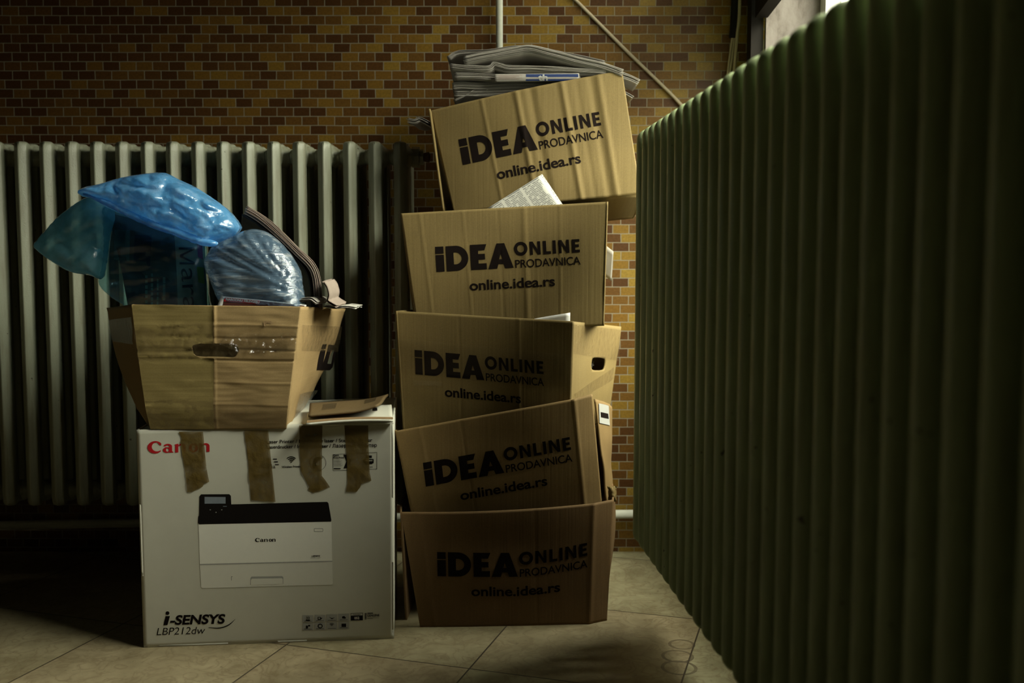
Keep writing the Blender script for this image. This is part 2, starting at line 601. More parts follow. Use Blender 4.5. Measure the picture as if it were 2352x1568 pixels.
def place_text(body, p0, p1, cap, bold=0.0, shear=0.0, space=1.0):
    """text whose baseline runs from pixel p0 to p1, capitals cap pixels tall"""
    v, f = text2d(body, bold, shear, space)
    x0, x1 = min(p[0] for p in v), max(p[0] for p in v)
    d = Vector((p1[0] - p0[0], p1[1] - p0[1]))
    up = Vector((d.y, -d.x)).normalized() * (cap / CAPH)
    d = d / (x1 - x0)
    return [(p0[0] + d.x * (x - x0) + up.x * y, p0[1] + d.y * (x - x0) + up.y * y) for x, y in v], f
def poly(*pts):
    return list(pts), [tuple(range(len(pts)))]
def rect(x0, y0, x1, y1):
    return poly((x0, y0), (x1, y0), (x1, y1), (x0, y1))
def ell(cx, cy, rx, ry, n=28, a0=0, a1=360):
    full = abs(a1 - a0) >= 360
    k = n if full else n + 1
    return [(cx + rx * math.cos(math.radians(a0 + (a1 - a0) * i / n)), cy - ry * math.sin(math.radians(a0 + (a1 - a0) * i / n))) for i in range(k)]
def rrect(x0, y0, x1, y1, r, n=5):
    out = []
    for cx, cy, a in ((x1 - r, y0 + r, 0), (x0 + r, y0 + r, 90), (x0 + r, y1 - r, 180), (x1 - r, y1 - r, 270)):
        out += ell(cx, cy, r, r, n, a, a + 90)
    return out
def arcband(cx, cy, r0, r1, a0, a1, n=14):
    return ell(cx, cy, r1, r1, n, a0, a1) + ell(cx, cy, r0, r0, n, a1, a0)

def decal(name, P, parent, shapes, mats, eps=.0008, step=None, label=None, wob=0.0):
    """print or tape lying on a carton wall; shapes: (verts, faces[, material index[, extra height]]) in photo pixels"""
    bm = bmesh.new()
    for sh in shapes:
        v, f = sh[0], sh[1]
        mi = sh[2] if len(sh) > 2 else 0
        ez = sh[3] if len(sh) > 3 else 0.0
        b2 = bmesh.new()
        bv = [b2.verts.new((x, y, 0)) for x, y in v]
        for q in f:
            try:
                b2.faces.new([bv[i] for i in q])
            except ValueError:
                pass
        if step:
            xs, ys = [p[0] for p in v], [p[1] for p in v]
            for ax, lo, hi in ((0, min(xs), max(xs)), (1, min(ys), max(ys))):
                k = math.floor(lo / step) + 1
                while k * step < hi:
                    co, no = Vector((0, 0, 0)), Vector((0, 0, 0))
                    co[ax], no[ax] = k * step, 1
                    bmesh.ops.bisect_plane(b2, geom=b2.verts[:] + b2.edges[:] + b2.faces[:], plane_co=co, plane_no=no)
                    k += 1
        mp = {}
        for vert in b2.verts:
            s, t = P.inv(vert.co.x, vert.co.y)
            w = wob * noise.noise(Vector((vert.co.x * .09, vert.co.y * .05, 3.3))) if wob else 0
            mp[vert] = bm.verts.new(P.at(s, t, eps + ez + abs(w)))
        for q in b2.faces:
            nf = bm.faces.new([mp[x] for x in q.verts])
            nf.material_index = mi
            nf.normal_update()
            if nf.normal.dot(P.n) < 0:
                nf.normal_flip()
        b2.free()
    o = link(name, bm, mats, parent, bool(step))
    if label:
        o['label'] = label
    return o

def sheets(name, prof, depth, n, mat, parent=None, gap=.0016, jit=.004, wave=.002, seed=0, down=True, nd=8, skew=0.0, fold=False):
    """a newspaper: n leaves following a 3D profile (seen on its front edge), running back by the vector depth"""
    rnd = random.Random(seed)
    prof = [Vector(p) for p in smoothpoly([tuple(p) for p in prof], 5, False)]
    depth = Vector(depth)
    bm = bmesh.new()
    uv = bm.loops.layers.uv.new('UVMap')
    m = len(prof)
    length = [0.0]
    for a, b in zip(prof, prof[1:]):
        length.append(length[-1] + (b - a).length)
    tot = length[-1]
    nor = []
    for i in range(m):
        d = (prof[min(i + 1, m - 1)] - prof[max(i - 1, 0)]).normalized()
        nr = depth.cross(d).normalized()
        nor.append(nr)
    sgn = -1 if down else 1
    if nor[m // 2].z < 0:
        nor = [-q for q in nor]
    for k in range(n):
        y0, y1 = rnd.uniform(-jit, jit), 1 + rnd.uniform(-.02, .02)
        e0, e1 = rnd.uniform(0, jit), rnd.uniform(0, jit)
        ph = rnd.uniform(0, 10)
        g = []
        for i in range(m):
            row = []
            base = prof[i].copy()
            tdir = (prof[min(i + 1, m - 1)] - prof[max(i - 1, 0)]).normalized()
            if i == 0:
                base -= tdir * e0
            if i == m - 1:
                base += tdir * e1
            for j in range(nd + 1):
                q = j / nd
                w = wave * noise.noise(Vector((length[i] * 14 + ph, q * 4, k * .35)))
                row.append(bm.verts.new(base + depth * (q * y1) + depth.normalized() * (y0 * (1 - q)) + nor[i] * (sgn * k * gap + w)))
            g.append(row)
        for i in range(m - 1):
            for j in range(nd):
                f = bm.faces.new((g[i][j], g[i + 1][j], g[i + 1][j + 1], g[i][j + 1]))
                for l, (a, b_) in zip(f.loops, ((i, j), (i + 1, j), (i + 1, j + 1), (i, j + 1))):
                    l[uv].uv = (length[a], b_ / nd * depth.length)
    o = link(name, bm, mat, parent, True)
    md = o.modifiers.new('thickness', 'SOLIDIFY')
    md.thickness = max(.0004, gap * .5)
    md.offset = 0
    return o

def inflate(name, outline, Y, tf, tb, R, mat, parent, step=7, wr=None, closed=True, slant=(0, 0)):
    """a puffed shell of film around a silhouette; tf / tb how far it bulges forward and back"""
    lp = smoothpoly(outline, 5)
    xs, ys = [p[0] for p in lp], [p[1] for p in lp]
    pts = []
    y = min(ys) + step * .5
    row = 0
    while y < max(ys):
        x = min(xs) + (step * .5 if row % 2 else 0)
        while x < max(xs):
            if inside((x, y), lp) and edge_dist((x, y), lp) > step * .55:
                pts.append((x, y))
            x += step
        y += step * .87
        row += 1
    k = len(pts)
    al = pts + lp
    v, e, f, *_ = delaunay_2d_cdt([Vector(p) for p in al], [(k + i, k + (i + 1) % len(lp)) for i in range(len(lp))], [], 0, 1e-6)
    bm = bmesh.new()
    cx, cy = sum(xs) / len(xs), sum(ys) / len(ys)
    dd = [edge_dist((p.x, p.y), lp) for p in v]
    def layer(sign, T):
        out = []
        for p, d in zip(v, dd):
            e_ = min(1, d / R)
            prof = math.sqrt(max(0, 1 - (1 - e_) ** 2))
            w = (wr(p.x, p.y) if wr else 0) * min(1, d / 12)
            yy = Y + slant[0] * (p.x - cx) + slant[1] * (p.y - cy)
            q = aty(p.x, p.y, yy)
            out.append(bm.verts.new((q.x, q.y + sign * (T * prof) + w * (1 if sign < 0 else .6), q.z)))
        return out
    tri = [q for q in f if inside(tuple(sum((v[i] for i in q), Vector((0, 0))) / len(q)), lp)]
    fr = layer(-1, tf)
    bk = layer(1, tb)
    for q in tri:
        for vs_, fl in ((fr, False), (bk, True)):
            face = bm.faces.new([vs_[i] for i in q])
            face.normal_update()
            if (face.normal.y > 0) != fl:
                face.normal_flip()
    bmesh.ops.remove_doubles(bm, verts=bm.verts[:], dist=1e-5)
    return link(name, bm, mat, parent, True)

# ------------------------------------------------------------------ the setting
BWY = 2.80                                           # back wall
LWX, FWY, CZ = -4.5, -3.2, 4.2
rowref = aty(1000, 77.4, BWY).z
colref = aty(957.5, 88, BWY).x
nrow = 200 - round(rowref / .0251)
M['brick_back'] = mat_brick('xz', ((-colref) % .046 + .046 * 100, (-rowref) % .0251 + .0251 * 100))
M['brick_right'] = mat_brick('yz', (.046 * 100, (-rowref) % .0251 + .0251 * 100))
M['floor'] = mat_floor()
M['plaster'] = plain('faded_plaster', (.15, .14, .105), .9)
def mat_reveal():
    m, t, b = newmat('stained_white_plaster', rough=.8)
    v = coords(t, scale=(1, 1, .45))
    n1 = noisen(t, v, 24, 6, .65)
    r = ramp(t, [(.36, (.060, .045, .036)), (.47, (.11, .092, .078)), (.60, (.14, .12, .105))])
    L(t, n1, r.inputs[0])
    n2 = noisen(t, v, 9, 5, .7)
    r2 = ramp(t, [(.60, (0, 0, 0)), (.66, (1, 1, 1))])
    L(t, n2, r2.inputs[0])
    L(t, mixc(t, r2.outputs[0], r.outputs[0], (.02, .016, .012)), b.inputs['Base Color'])
    bump(t, b, n1, .002, .6)
    return m
M['reveal'] = mat_reveal()
M['dark_wood'] = plain('dark_painted_wood', (.009, .007, .005), .7)
M['window_white'] = plain('white_window_paint', (.55, .56, .52), .5)
def mat_glass():
    m = bpy.data.materials.new('window_glass')
    m.use_nodes = True
    t = m.node_tree
    t.nodes.remove(t.nodes['Principled BSDF'])
    tr, gl, mx = N(t, 'ShaderNodeBsdfTransparent'), N(t, 'ShaderNodeBsdfGlossy'), N(t, 'ShaderNodeMixShader')
    gl.inputs['Roughness'].default_value = .05
    L(t, schlick(t), mx.inputs[0])
    L(t, tr.outputs[0], mx.inputs[1])
    L(t, gl.outputs[0], mx.inputs[2])
    L(t, mx.outputs[0], t.nodes['Material Output'].inputs[0])
    return m
M['glass'] = mat_glass()

struct(link('floor', add_box(bmesh.new(), (LWX, FWY, -.1), (RWX + .2, BWY, 0)), M['floor']))
struct(link('ceiling', add_box(bmesh.new(), (LWX, FWY, CZ), (RWX + .2, BWY, CZ + .1)), M['plaster']))
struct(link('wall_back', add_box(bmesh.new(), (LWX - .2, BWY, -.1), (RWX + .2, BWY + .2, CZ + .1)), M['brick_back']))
struct(link('wall_left', add_box(bmesh.new(), (LWX - .2, FWY, -.1), (LWX, BWY, CZ + .1)), M['plaster']))
struct(link('wall_front', add_box(bmesh.new(), (LWX - .2, FWY - .2, -.1), (RWX + .2, FWY, CZ + .1)), M['plaster']))
bm = bmesh.new()
OUT = RWX + .20
add_box(bm, (RWX, FWY, -.1), (OUT, BWY, WZ0))
add_box(bm, (RWX, FWY, WZ1), (OUT, BWY, CZ + .1))
add_box(bm, (RWX, FWY, WZ0), (OUT, WY0, WZ1))
add_box(bm, (RWX, WY1, WZ0), (OUT, BWY, WZ1))
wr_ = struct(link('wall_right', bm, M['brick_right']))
bm = bmesh.new()                                     # plastered reveal round the window
add_box(bm, (RWX + .004, WY1 - .012, WZ0 + .012), (OUT - .002, WY1 + .001, WZ1 - .012))
add_box(bm, (RWX + .004, WY0 - .001, WZ0 + .012), (OUT - .002, WY0 + .012, WZ1 - .012))
add_box(bm, (RWX + .004, WY0, WZ1 - .012), (OUT - .002, WY1, WZ1 + .001))
add_box(bm, (RWX - .006, WY0, WZ0 - .001), (OUT - .002, WY1, WZ0 + .012))
struct(link('reveal', bm, M['reveal'], wr_))
bm = bmesh.new()
wn_root = bpy.data.objects.new('window_1', None)
COL.objects.link(wn_root)
struct(wn_root)
GX = RWX + .165
y0, y1, z0, z1 = WY0 + .012, WY1 - .012, WZ0 + .012, WZ1 - .012
bars = [y0, 1.85, y1]
for k, y in enumerate(bars):
    w = .022
    lo, hi = (y, y + 2 * w) if k == 0 else ((y - 2 * w, y) if k == len(bars) - 1 else (y - w, y + w))
    add_box(bm, (GX - .02, lo, z0), (GX + .02, hi, z1))
add_box(bm, (GX - .019, y0, z0), (GX + .019, y1, z0 + .05))
add_box(bm, (GX - .019, y0, z1 - .05), (GX + .019, y1, z1))
struct(link('window_frame', bm, M['window_white'], wn_root))
for a, b in zip(bars, bars[1:]):
    struct(link('pane', add_box(bmesh.new(), (GX - .002, a + .02, z0 + .04), (GX + .002, b - .02, z1 - .04)), M['glass'], wn_root))
# the old dark sash folded back against the far jamb, and the dark upright in front of the jamb
bm = bmesh.new()
A = aty(1749, 41, WY1 - .014)
B = aty(1845, -1.5, WY1 - .50)
for (p, q, zz0, zz1) in ((A, B, A.z, A.z + .05), (A, B, A.z + .30, A.z + .35)):
    n = Vector((q.x - p.x, q.y - p.y, 0)).normalized().cross(Vector((0, 0, 1))) * .016
    lo = [Vector((p.x, p.y, zz0)), Vector((q.x, q.y, zz0)), Vector((q.x, q.y, zz1)), Vector((p.x, p.y, zz1))]
    va, vb = [bm.verts.new(k - n) for k in lo], [bm.verts.new(k + n) for k in lo]
    bm.faces.new(va[::-1])
    bm.faces.new(vb)
    for i in range(4):
        bm.faces.new((va[i], va[(i + 1) % 4], vb[(i + 1) % 4], vb[i]))
for u0, u1 in ((0, .09), (.91, 1)):
    p, q = A.lerp(B, u0), A.lerp(B, u1)
    add_box(bm, (min(p.x, q.x) - .012, q.y, A.z + .04), (max(p.x, q.x) + .012, p.y, A.z + .31))
add_box(bm, (A.x + .02, B.y + .03, A.z + .04), (A.x + .03, A.y - .02, A.z + .31))
struct(link('sash', bm, M['dark_wood'], wn_root))
bm = add_box(bmesh.new(), (RWX - .032, WY1 + .0, .02), (RWX, WY1 + .045, CZ - .01))
bmesh.ops.bevel(bm, geom=bm.edges[:], offset=.006, segments=2)
o = struct(link('trim_1', bm, M['dark_wood']))

# ------------------------------------------------------------------ radiators
M['rad_left'] = mat_paint('aged_cream_radiator_paint', (.285, .30, .22), (.13, .10, .05), .40, .55)
M['rad_right'] = mat_paint('green_radiator_paint', (.37, .455, .25), (.16, .15, .06), .42, .45)
def mat_rust():
    return plain('rusty_fitting', (.12, .07, .04), .7)
M['rust'] = mat_rust()

def loft(bm, rings, cap=True):
    rs = [[bm.verts.new(p) for p in r] for r in rings]
    n = len(rs[0])
    for a, b in zip(rs, rs[1:]):
        for k in range(n):
            bm.faces.new((a[k], a[(k + 1) % n], b[(k + 1) % n], b[k]))
    if cap:
        bm.faces.new(rs[0][::-1])
        bm.faces.new(rs[-1])

def left_section(H, pitch):
    """cast-iron section: four ridged columns joined by a header with hubs at top and bottom"""
    bm = bmesh.new()
    cs = [(-.0165, .028), (-.0163, .013), (-.0022, .0005), (0, -.0008), (.0022, .0005), (.0163, .013), (.0165, .028), (.0130, .046), (.006, .05), (-.006, .05), (-.0130, .046)]
    cs = cs[::-1]
    for k in range(4):
        y0 = k * .056
        pts = cs if k == 0 else [(x, .050 - y) if k == 3 else (x, y) for x, y in cs]
        if k == 3:
            pts = pts[::-1]
        rings = []
        for z, sc in ((.001, .45), (.004, .72), (.012, .92), (.026, 1), (.30, 1), (.60, 1), (H - .026, 1), (H - .012, .95), (H - .004, .80), (H, .50)):
            cy = .026
            # the end caps round over towards the header
            rings.append([(x * (sc * .35 + .65 if .001 < z < H else .6), y0 + cy + (y - cy) * sc, z) for x, y in pts])
        loft(bm, rings)
    for z in (H - .033, .033):                       # header
        hz = .028
        ring = []
        prof = []
        for a in range(16):
            t = 2 * math.pi * a / 16
            cx, sx = math.cos(t), math.sin(t)
            prof.append((.0165 * math.copysign(abs(cx) ** .55, cx), hz * math.copysign(abs(sx) ** .55, sx)))
        rings = []
        for y, sc in ((.010, .75), (.020, 1), (.105, 1), (.198, 1), (.208, .75)):
            rings.append([(x * sc, y, z + zz * sc) for x, zz in prof])
        rings = [r[::-1] for r in rings]
        loft(bm, rings)
        hub = []                                     # flared hub on either side
        for x, r in ((-pitch / 2, .0195), (-.029, .0195), (-.024, .0215), (-.016, .028), (0, .030), (.016, .028), (.024, .0215), (.029, .0195), (pitch / 2, .0195)):
            hub.append([(x, .081 + r * 1.5 * math.cos(2 * math.pi * k / 20) , z + r * math.sin(2 * math.pi * k / 20)) for k in range(20)])
        loft(bm, hub)
    bmesh.ops.recalc_face_normals(bm, faces=bm.faces[:])
    return bm

LRY = 2.535
pl = aty(40.4, 1165, LRY)
zb, zt = pl.z, aty(500, 323, LRY).z
pitch = (aty(918, 326, LRY).x - aty(40.4, 326, LRY).x) / 15
xr = aty(917, 326, LRY).x
rad = thing('radiator', 'pale cream cast-iron radiator with gaps between its columns, along the brick wall', 'radiator')
rad.location = (xr, LRY, zb)
sec = link('radiator_section', left_section(zt - zb, pitch), M['rad_left'], rad, True)
md = sec.modifiers.new('round', 'BEVEL'); md.width = .0018; md.segments = 2; md.limit_method = 'ANGLE'; md.angle_limit = math.radians(40)
for k in range(1, 18):
    c = sec.copy()
    COL.objects.link(c)
    c.parent = rad
    c.location = (-pitch * k, 0, 0)
bm = bmesh.new()
H_ = zt - zb
add_tube(bm, [(pitch / 2 - .008, .081, H_ - .033), (pitch / 2 + .012, .081, H_ - .033)], .027, 8)
add_tube(bm, [(pitch / 2 + .012, .081, H_ - .033), (pitch / 2 + .022, .081, H_ - .033)], .020, 8)
link('bushing', bm, M['rad_left'], rad)
bm = bmesh.new()
add_tube(bm, [(pitch / 2 + .022, .081, H_ - .033), (pitch / 2 + .036, .081, H_ - .033), (pitch / 2 + .040, .081, H_ - .033)], [.011, .014, .008], 6)
link('air_valve', bm, M['rust'], rad)['label'] = 'rusty air valve'

def pill_section(H, d, th, rc):
    """closed slab with rounded shoulders, as the wide water columns stand side by side"""
    bm = bmesh.new()
    rings = []
    steps = 7
    for i in range(steps + 1):
        a = -90 + 180 * i / steps
        x = th / 2 * math.sin(math.radians(a))
        ins = th / 2 * (1 - math.cos(math.radians(a)))
        r = max(.004, rc - ins)
        ring = []
        for cy, cz, a0 in ((rc, rc, 180), (d - rc, rc, 270), (d - rc, H - rc, 0), (rc, H - rc, 90)):
            for k in range(9):
                t = math.radians(a0 + 90 * k / 8)
                ring.append((x, cy + r * math.cos(t), cz + r * math.sin(t)))
        rings.append(ring)
    loft(bm, rings)
    for z in (.06, H - .06):
        add_tube(bm, [(-.034, d / 2, z), (.034, d / 2, z)], .026, 14)
    bmesh.ops.recalc_face_normals(bm, faces=bm.faces[:])
    return bm
RS = .92
XF = aty(1460, 606, 2.33 * RS)                        # nose of the farthest section
dirv = Vector((-165 / 2262., 1, 0)).normalized()
top_z = aty(1466, 296, 2.33 * RS).z
bot_z = aty(1466, 1248, 2.33 * RS).z
rp = .0625 * RS * dirv.length / dirv.y
rad2 = thing('radiator', 'tall green cast-iron radiator of close-set round columns under the window', 'radiator')
rad2.location = (XF.x, XF.y, bot_z)
rad2.rotation_euler = (0, 0, math.atan2(dirv.y, dirv.x))
# local x runs away from the camera, so depth towards the wall is local -y
bm = pill_section(top_z - bot_z, .15, rp * .74, .024)
for v in bm.verts:
    v.co.y = -v.co.y
bmesh.ops.recalc_face_normals(bm, faces=bm.faces[:])
sec2 = link('radiator_section', bm, M['rad_right'], rad2, True)
for k in range(1, 34):  # nearest sections lie out of view, added to block low window light
    c = sec2.copy()
    COL.objects.link(c)
    c.parent = rad2
    c.location = (-rp * k, 0, 0)
# ------------------------------------------------------------------ pipes and cables on the wall
px_ = aty(1147, 60, BWY - .03)
bm = add_tube(bmesh.new(), [(px_.x, px_.y, .06), (px_.x, px_.y, CZ)], .0095, 16)
p = tag(link('wall_pipe', bm, M['pipe'], None, True), 'thin white pipe running straight up the brick wall behind the stacked cartons', 'pipe')
a, b = aty(1436, 1178, BWY - .03), aty(150, 1203.5, BWY - .03)
sl = (b.z - a.z) / (b.x - a.x)
bm = add_tube(bmesh.new(), [(LWX, BWY - .03, a.z + sl * (LWX - a.x)), (px_.x - .02, BWY - .03, a.z + sl * (px_.x - .02 - a.x)), (RWX, BWY - .03, a.z + .001)], .0125, 16)
tag(link('heating_pipe', bm, M['pipe'], None, True), 'white horizontal heating pipe low on the brick wall, passing behind the cartons', 'pipe')
pts = [aty(1300, -22, BWY - .007), aty(1325, 3, BWY - .006), aty(1380, 58, BWY - .006), aty(1440, 118, BWY - .006), aty(1500, 176, BWY - .007), aty(1560, 236, BWY - .009), aty(1610, 300, BWY - .02), aty(1625, 420, BWY - .02)]
pts = [aty(1180, -150, BWY - .006)] + pts
bm = add_tube(bmesh.new(), smoothpoly([tuple(p) for p in pts], 6, False), .0046, 8)
tag(link('cable', bm, M['cable'], None, True), 'cream cable slanting down the brick wall towards the green radiator', 'cable')
bm = add_tube(bmesh.new(), smoothpoly([tuple(aty(x, y, BWY - .02)) for x, y in ((1693, -300), (1689, 0), (1684, 86))], 6, False), .0115, 14)
tag(link('cable_conduit', bm, M['black'], None, True), 'black conduit hanging down the wall in the dark corner by the window', 'conduit')
for k, (pp, r) in enumerate((([(1682, 84), (1676, 130), (1671, 170), (1662, 260), (1655, 420)], .0030), ([(1687, 84), (1682, 130), (1677, 165), (1670, 260), (1663, 420)], .0030), ([(1700, -300), (1699, 0), (1693, 80), (1687, 150), (1678, 260), (1672, 420)], .0042))):
    bm = add_tube(bmesh.new(), smoothpoly([tuple(aty(x, y, BWY - (.012 if k < 2 else .030))) for x, y in pp], 6, False), r, 8)
    tag(link('cable', bm, M['cable'], None, True), ['thin cream cable coming out of the black conduit, on its left', 'thin cream cable coming out of the black conduit, the inner one', 'thicker cream cable running down beside the black conduit, window side'][k], 'cable')

# ------------------------------------------------------------------ cartons
def atz(px, py, z):
    d = ray(px, py)
    return Vector((0, 0, CAM_H)) + d * ((z - CAM_H) / d.z)
def fold(s, s0, w, a):
    return a * max(0.0, 1 - abs(s - s0) / w)
def dents(seed, a=.0016, f=3.0):
    return lambda s, t: a * noise.noise(Vector((s * f + seed, t * f, seed * 1.7)))
class WPatch(Patch):
    """a wall whose top edge also sags"""
    sag = 0.0
    def at(self, s, t, eps=0.0):
        p = Patch.at(self, s, t, eps)
        p.z -= self.sag * math.sin(math.pi * max(0, min(1, s))) * (1 - t)
        return p

def carton(label, front, dvec, fdisp=None, rdisp=None, ldisp=None, lf=None, rf=None, sag=0.0, mat='card', rhole=None, group=None, name='cardboard_carton', backs=None, fhole=None):
    """open-topped carton; front: [(px, py, Y)] for its four front corners as the photograph shows them"""
    F = [aty(*p) for p in front]
    P = WPatch(*F, disp=fdisp)
    P.sag = sag
    if backs:
        bTL, bTR, bBR, bBL = backs
    else:
        d = Vector(dvec)
        bTL, bTR, bBR, bBL = [p + d for p in F]
    root = thing(name, label, 'box', group)
    fTL, fTR, fBR, fBL = P.at(0, 0), P.at(1, 0), P.at(1, 1), P.at(0, 1)
    lt, lb = (aty(*lf[0]), aty(*lf[1])) if lf else (fTL, fBL)
    rt, rb = (aty(*rf[0]), aty(*rf[1])) if rf else (fTR, fBR)
    c = M[mat]
    fp = panel('front_panel', P, c, root, 130, 110 if fhole else 48, hole=fhole)
    R_ = Patch(rt, bTR, bBR, rb, rdisp)
    rp_ = panel('side_panel', R_, c, root, 40, 32, hole=rhole)
    L_ = Patch(bTL, lt, lb, bBL, ldisp)
    lp_ = panel('side_panel', L_, c, root, 40, 32)
    panel('back_panel', Patch(bTR, bTL, bBL, bBR), c, root, 16, 12)
    panel('bottom_panel', Patch(fBL, fBR, bBR, bBL), c, root, 8, 8)
    return root, P, R_, L_, fp, rp_, lp_

LOGO = None
def idea_template():
    sh = []
    sh.append(rect(0, 0, 57, 50))
    sh.append(rect(0, 57, 57, 174))
    D_out = [(72, 0), (138, 0)] + ell(138, 87, 87, 87, 18, 85, -85) + [(138, 174), (72, 174)]
    D_in = [(124, 46), (138, 46)] + ell(138, 87, 41, 41, 12, 80, -80) + [(138, 128), (124, 128)]
    sh.append(loops2d([D_out, D_in]))
    sh.append(loops2d([[(240, 0), (354, 0), (338, 42), (294, 42), (294, 66), (340, 66), (340, 106), (294, 106), (294, 132), (349, 132), (349, 174), (240, 174)]]))
    sh.append(loops2d([[(360, 174), (424, 0), (478, 0), (534, 174), (475, 174), (466, 143), (430, 143), (420, 174)], [(448, 74), (437, 110), (460, 110)]]))
    sh.append(loops2d([ell(590, 45, 47, 48), ell(590, 45, 25, 26)]))
    def n_(x):
        return loops2d([[(x, 0), (x + 22, 0), (x + 54, 58), (x + 54, 0), (x + 74, 0), (x + 74, 92), (x + 54, 92), (x + 20, 33), (x + 20, 92), (x, 92)]])
    sh.append(n_(652))
    sh.append(loops2d([[(744, 0), (766, 0), (766, 73), (797, 73), (797, 92), (744, 92)]]))
    sh.append(rect(811, 0, 833, 92))
    sh.append(n_(851))
    sh.append(loops2d([[(944, 0), (997, 0), (997, 19), (966, 19), (966, 36), (992, 36), (992, 55), (966, 55), (966, 73), (997, 73), (997, 92), (944, 92)]]))
    sh.append(place_text('PRODAVNICA', (546, 176), (997, 176), 54, .012))
    sh.append(place_text('online.idea.rs', (222, 314), (812, 314), 66, .024))
    return sh
IDEA = idea_template()
def idea_logo(P, parent, A, B, C, q=0.0, step=5):
    A, B, C = Vector(A), Vector(B), Vector(C)
    out = []
    for v, f in IDEA:
        pts = []
        for x, y in v:
            u = x / 997
            p = A + (B - A) * u + (C - A) * (y / 173)
            pts.append((p.x, p.y + q * (u - .53) * (u if u > .53 else 0) ))
        out.append((pts, f))
    return decal('printed_lettering', P, parent, out, M['ink'], .0007, step)

stack = 'printed delivery cartons piled in the leaning tower'
# bottom carton
d5 = dents(5, .003)
root5, P5, R5, L5, f5, r5, l5 = carton(
    'bottom carton of the leaning tower, standing on the stone floor, dark brown with black printing',
    [(921, 1176, 2.215), (1413, 1152, 2.235), (1397, 1431, 2.225), (965, 1441, 2.203)], (.012, .37, 0),
    fdisp=lambda s, t: d5(s, t) * min(1, 8 * s) - .022 * max(0, (s - .90) / .10) + fold(s, .90, .02, .002) + .008 * math.sin(math.pi * min(1, s / .9)) * (1 - .5 * t) + fold(s, .62, .006, -.0012) + fold(s, .08, .012, .0012),
    rdisp=lambda s, t: .020 * math.sin(math.pi * s) * math.sin(math.pi * min(1, t + .15)),
    ldisp=lambda s, t: .020 * math.sin(math.pi * s) * (1 - t * .4),
    lf=((919, 1178, 2.222), (931, 1432, 2.25)), sag=.006, group=stack, mat='card_brown')
idea_logo(P5, f5, (1003.9, 1264.7), (1348.3, 1264), (1005, 1320.2), q=-42)
bm = bmesh.new()
g = [[bm.verts.new(aty(1397 + 19 * i / 6 + 2 * noise.noise(Vector((i, j * .8, 2))), 1116 + 36 * j / 8 , 2.30) + Vector((0, -.012 * math.sin(math.pi * i / 6) * math.sin(math.pi * j / 8) + .010 * noise.noise(Vector((i * .7, j * .9, 0))), 0))) for j in range(9)] for i in range(7)]
for i in range(6):
    for j in range(8):
        bm.faces.new((g[i][j], g[i][j + 1], g[i + 1][j + 1], g[i + 1][j]))
o = link('torn_flap', bm, M['card'], root5, True)
md = o.modifiers.new('thickness', 'SOLIDIFY'); md.thickness = .004

# fourth from the top
d4 = dents(14, .003)
root4, P4, R4, L4, f4, r4, l4 = carton(
    'tilted carton second from the floor in the leaning tower, white sticker on its side',
    [(908, 990, 2.245), (1362, 909, 2.25), (1386, 1180, 2.262), (952, 1190, 2.262)], (.02, .31, -.01),
    fdisp=lambda s, t: d4(s, t) - .016 * max(0, (s - .905) / .095) + fold(s, .905, .012, .0018) + fold(s, .12, .010, .0014) + fold(s, .33, .008, -.0010),
    rdisp=lambda s, t: .012 * math.sin(math.pi * s) + .004 * noise.noise(Vector((s * 4, t * 4, 1))),
    lf=((906, 988, 2.25), (946, 1188, 2.29)), rf=((1368, 916, 2.32), (1398, 1168, 2.32)), group=stack, mat='card_tan',
    backs=[aty(912, 985, 2.56), aty(1406, 938, 2.56), aty(1396, 1136, 2.56), aty(972, 1140, 2.56)])
idea_logo(P4, f4, (971.4, 1062), (1308.4, 1003.2), (978, 1116.7))
lab = decal('shipping_label', R4, r4, [poly((1372, 926), (1386, 932), (1388, 977), (1375, 971)), (*poly((1375, 946), (1385, 950), (1386, 962), (1376, 958)), 1, .0004)], [M['grey_mid'], M['ink']], .002, 4, 'white sticker with a black code')

# middle carton
d3 = dents(23, .0025)
def handle_px(P, pts):
    return [P.inv(x, y) for x, y in pts]
F3 = [aty(908, 714, 2.315), aty(1317, 738, 2.255), aty(1308, 1000, 2.27), aty(926, 990, 2.32)]
B3 = [F3[0] + Vector((.13, .28, 0)), aty(1427, 750, 2.53), aty(1398, 962, 2.53), F3[3] + Vector((.11, .25, 0))]
hp = Patch(F3[1], B3[1], B3[2], F3[2])
hole3 = handle_px(hp, smoothpoly([(1359, 828), (1364, 821), (1385, 822), (1390, 828), (1389, 843), (1384, 850), (1364, 850), (1358, 844)], 3))
root3, P3, R3, L3, f3, r3, l3 = carton(
    'middle carton of the leaning tower, turned to show its taped side with a hand hole',
    [(908, 714, 2.315), (1317, 738, 2.255), (1308, 1000, 2.27), (926, 990, 2.32)], None,
    fdisp=lambda s, t: d3(s, t) * min(1, 8 * (1 - s)) + fold(s, .36, .008, -.0008) + fold(s, .7, .010, .0010),
    rdisp=lambda s, t: .004 * noise.noise(Vector((s * 3, t * 3, 5))) * min(1, 6 * s),
    backs=B3, rhole=hole3, group=stack)
idea_logo(P3, f3, (952.3, 803.2), (1247.5, 829.7), (954.6, 858.6))
decal('packing_tape', R3, r3, [poly((1319, 745), (1424, 757), (1419, 828), (1316, 812))], M['clear_tape'], .0012, 7, 'glossy clear tape', wob=.004)
decal('packing_tape', R3, r3, [poly((1316, 905), (1410, 842), (1407, 870), (1322, 925))], M['clear_tape'], .0016, 7, 'glossy clear tape', wob=.002)
M['faint_tape'] = mat_tape('faint_clear_tape', (.40, .30, .16), .03, .2, 45, .02)
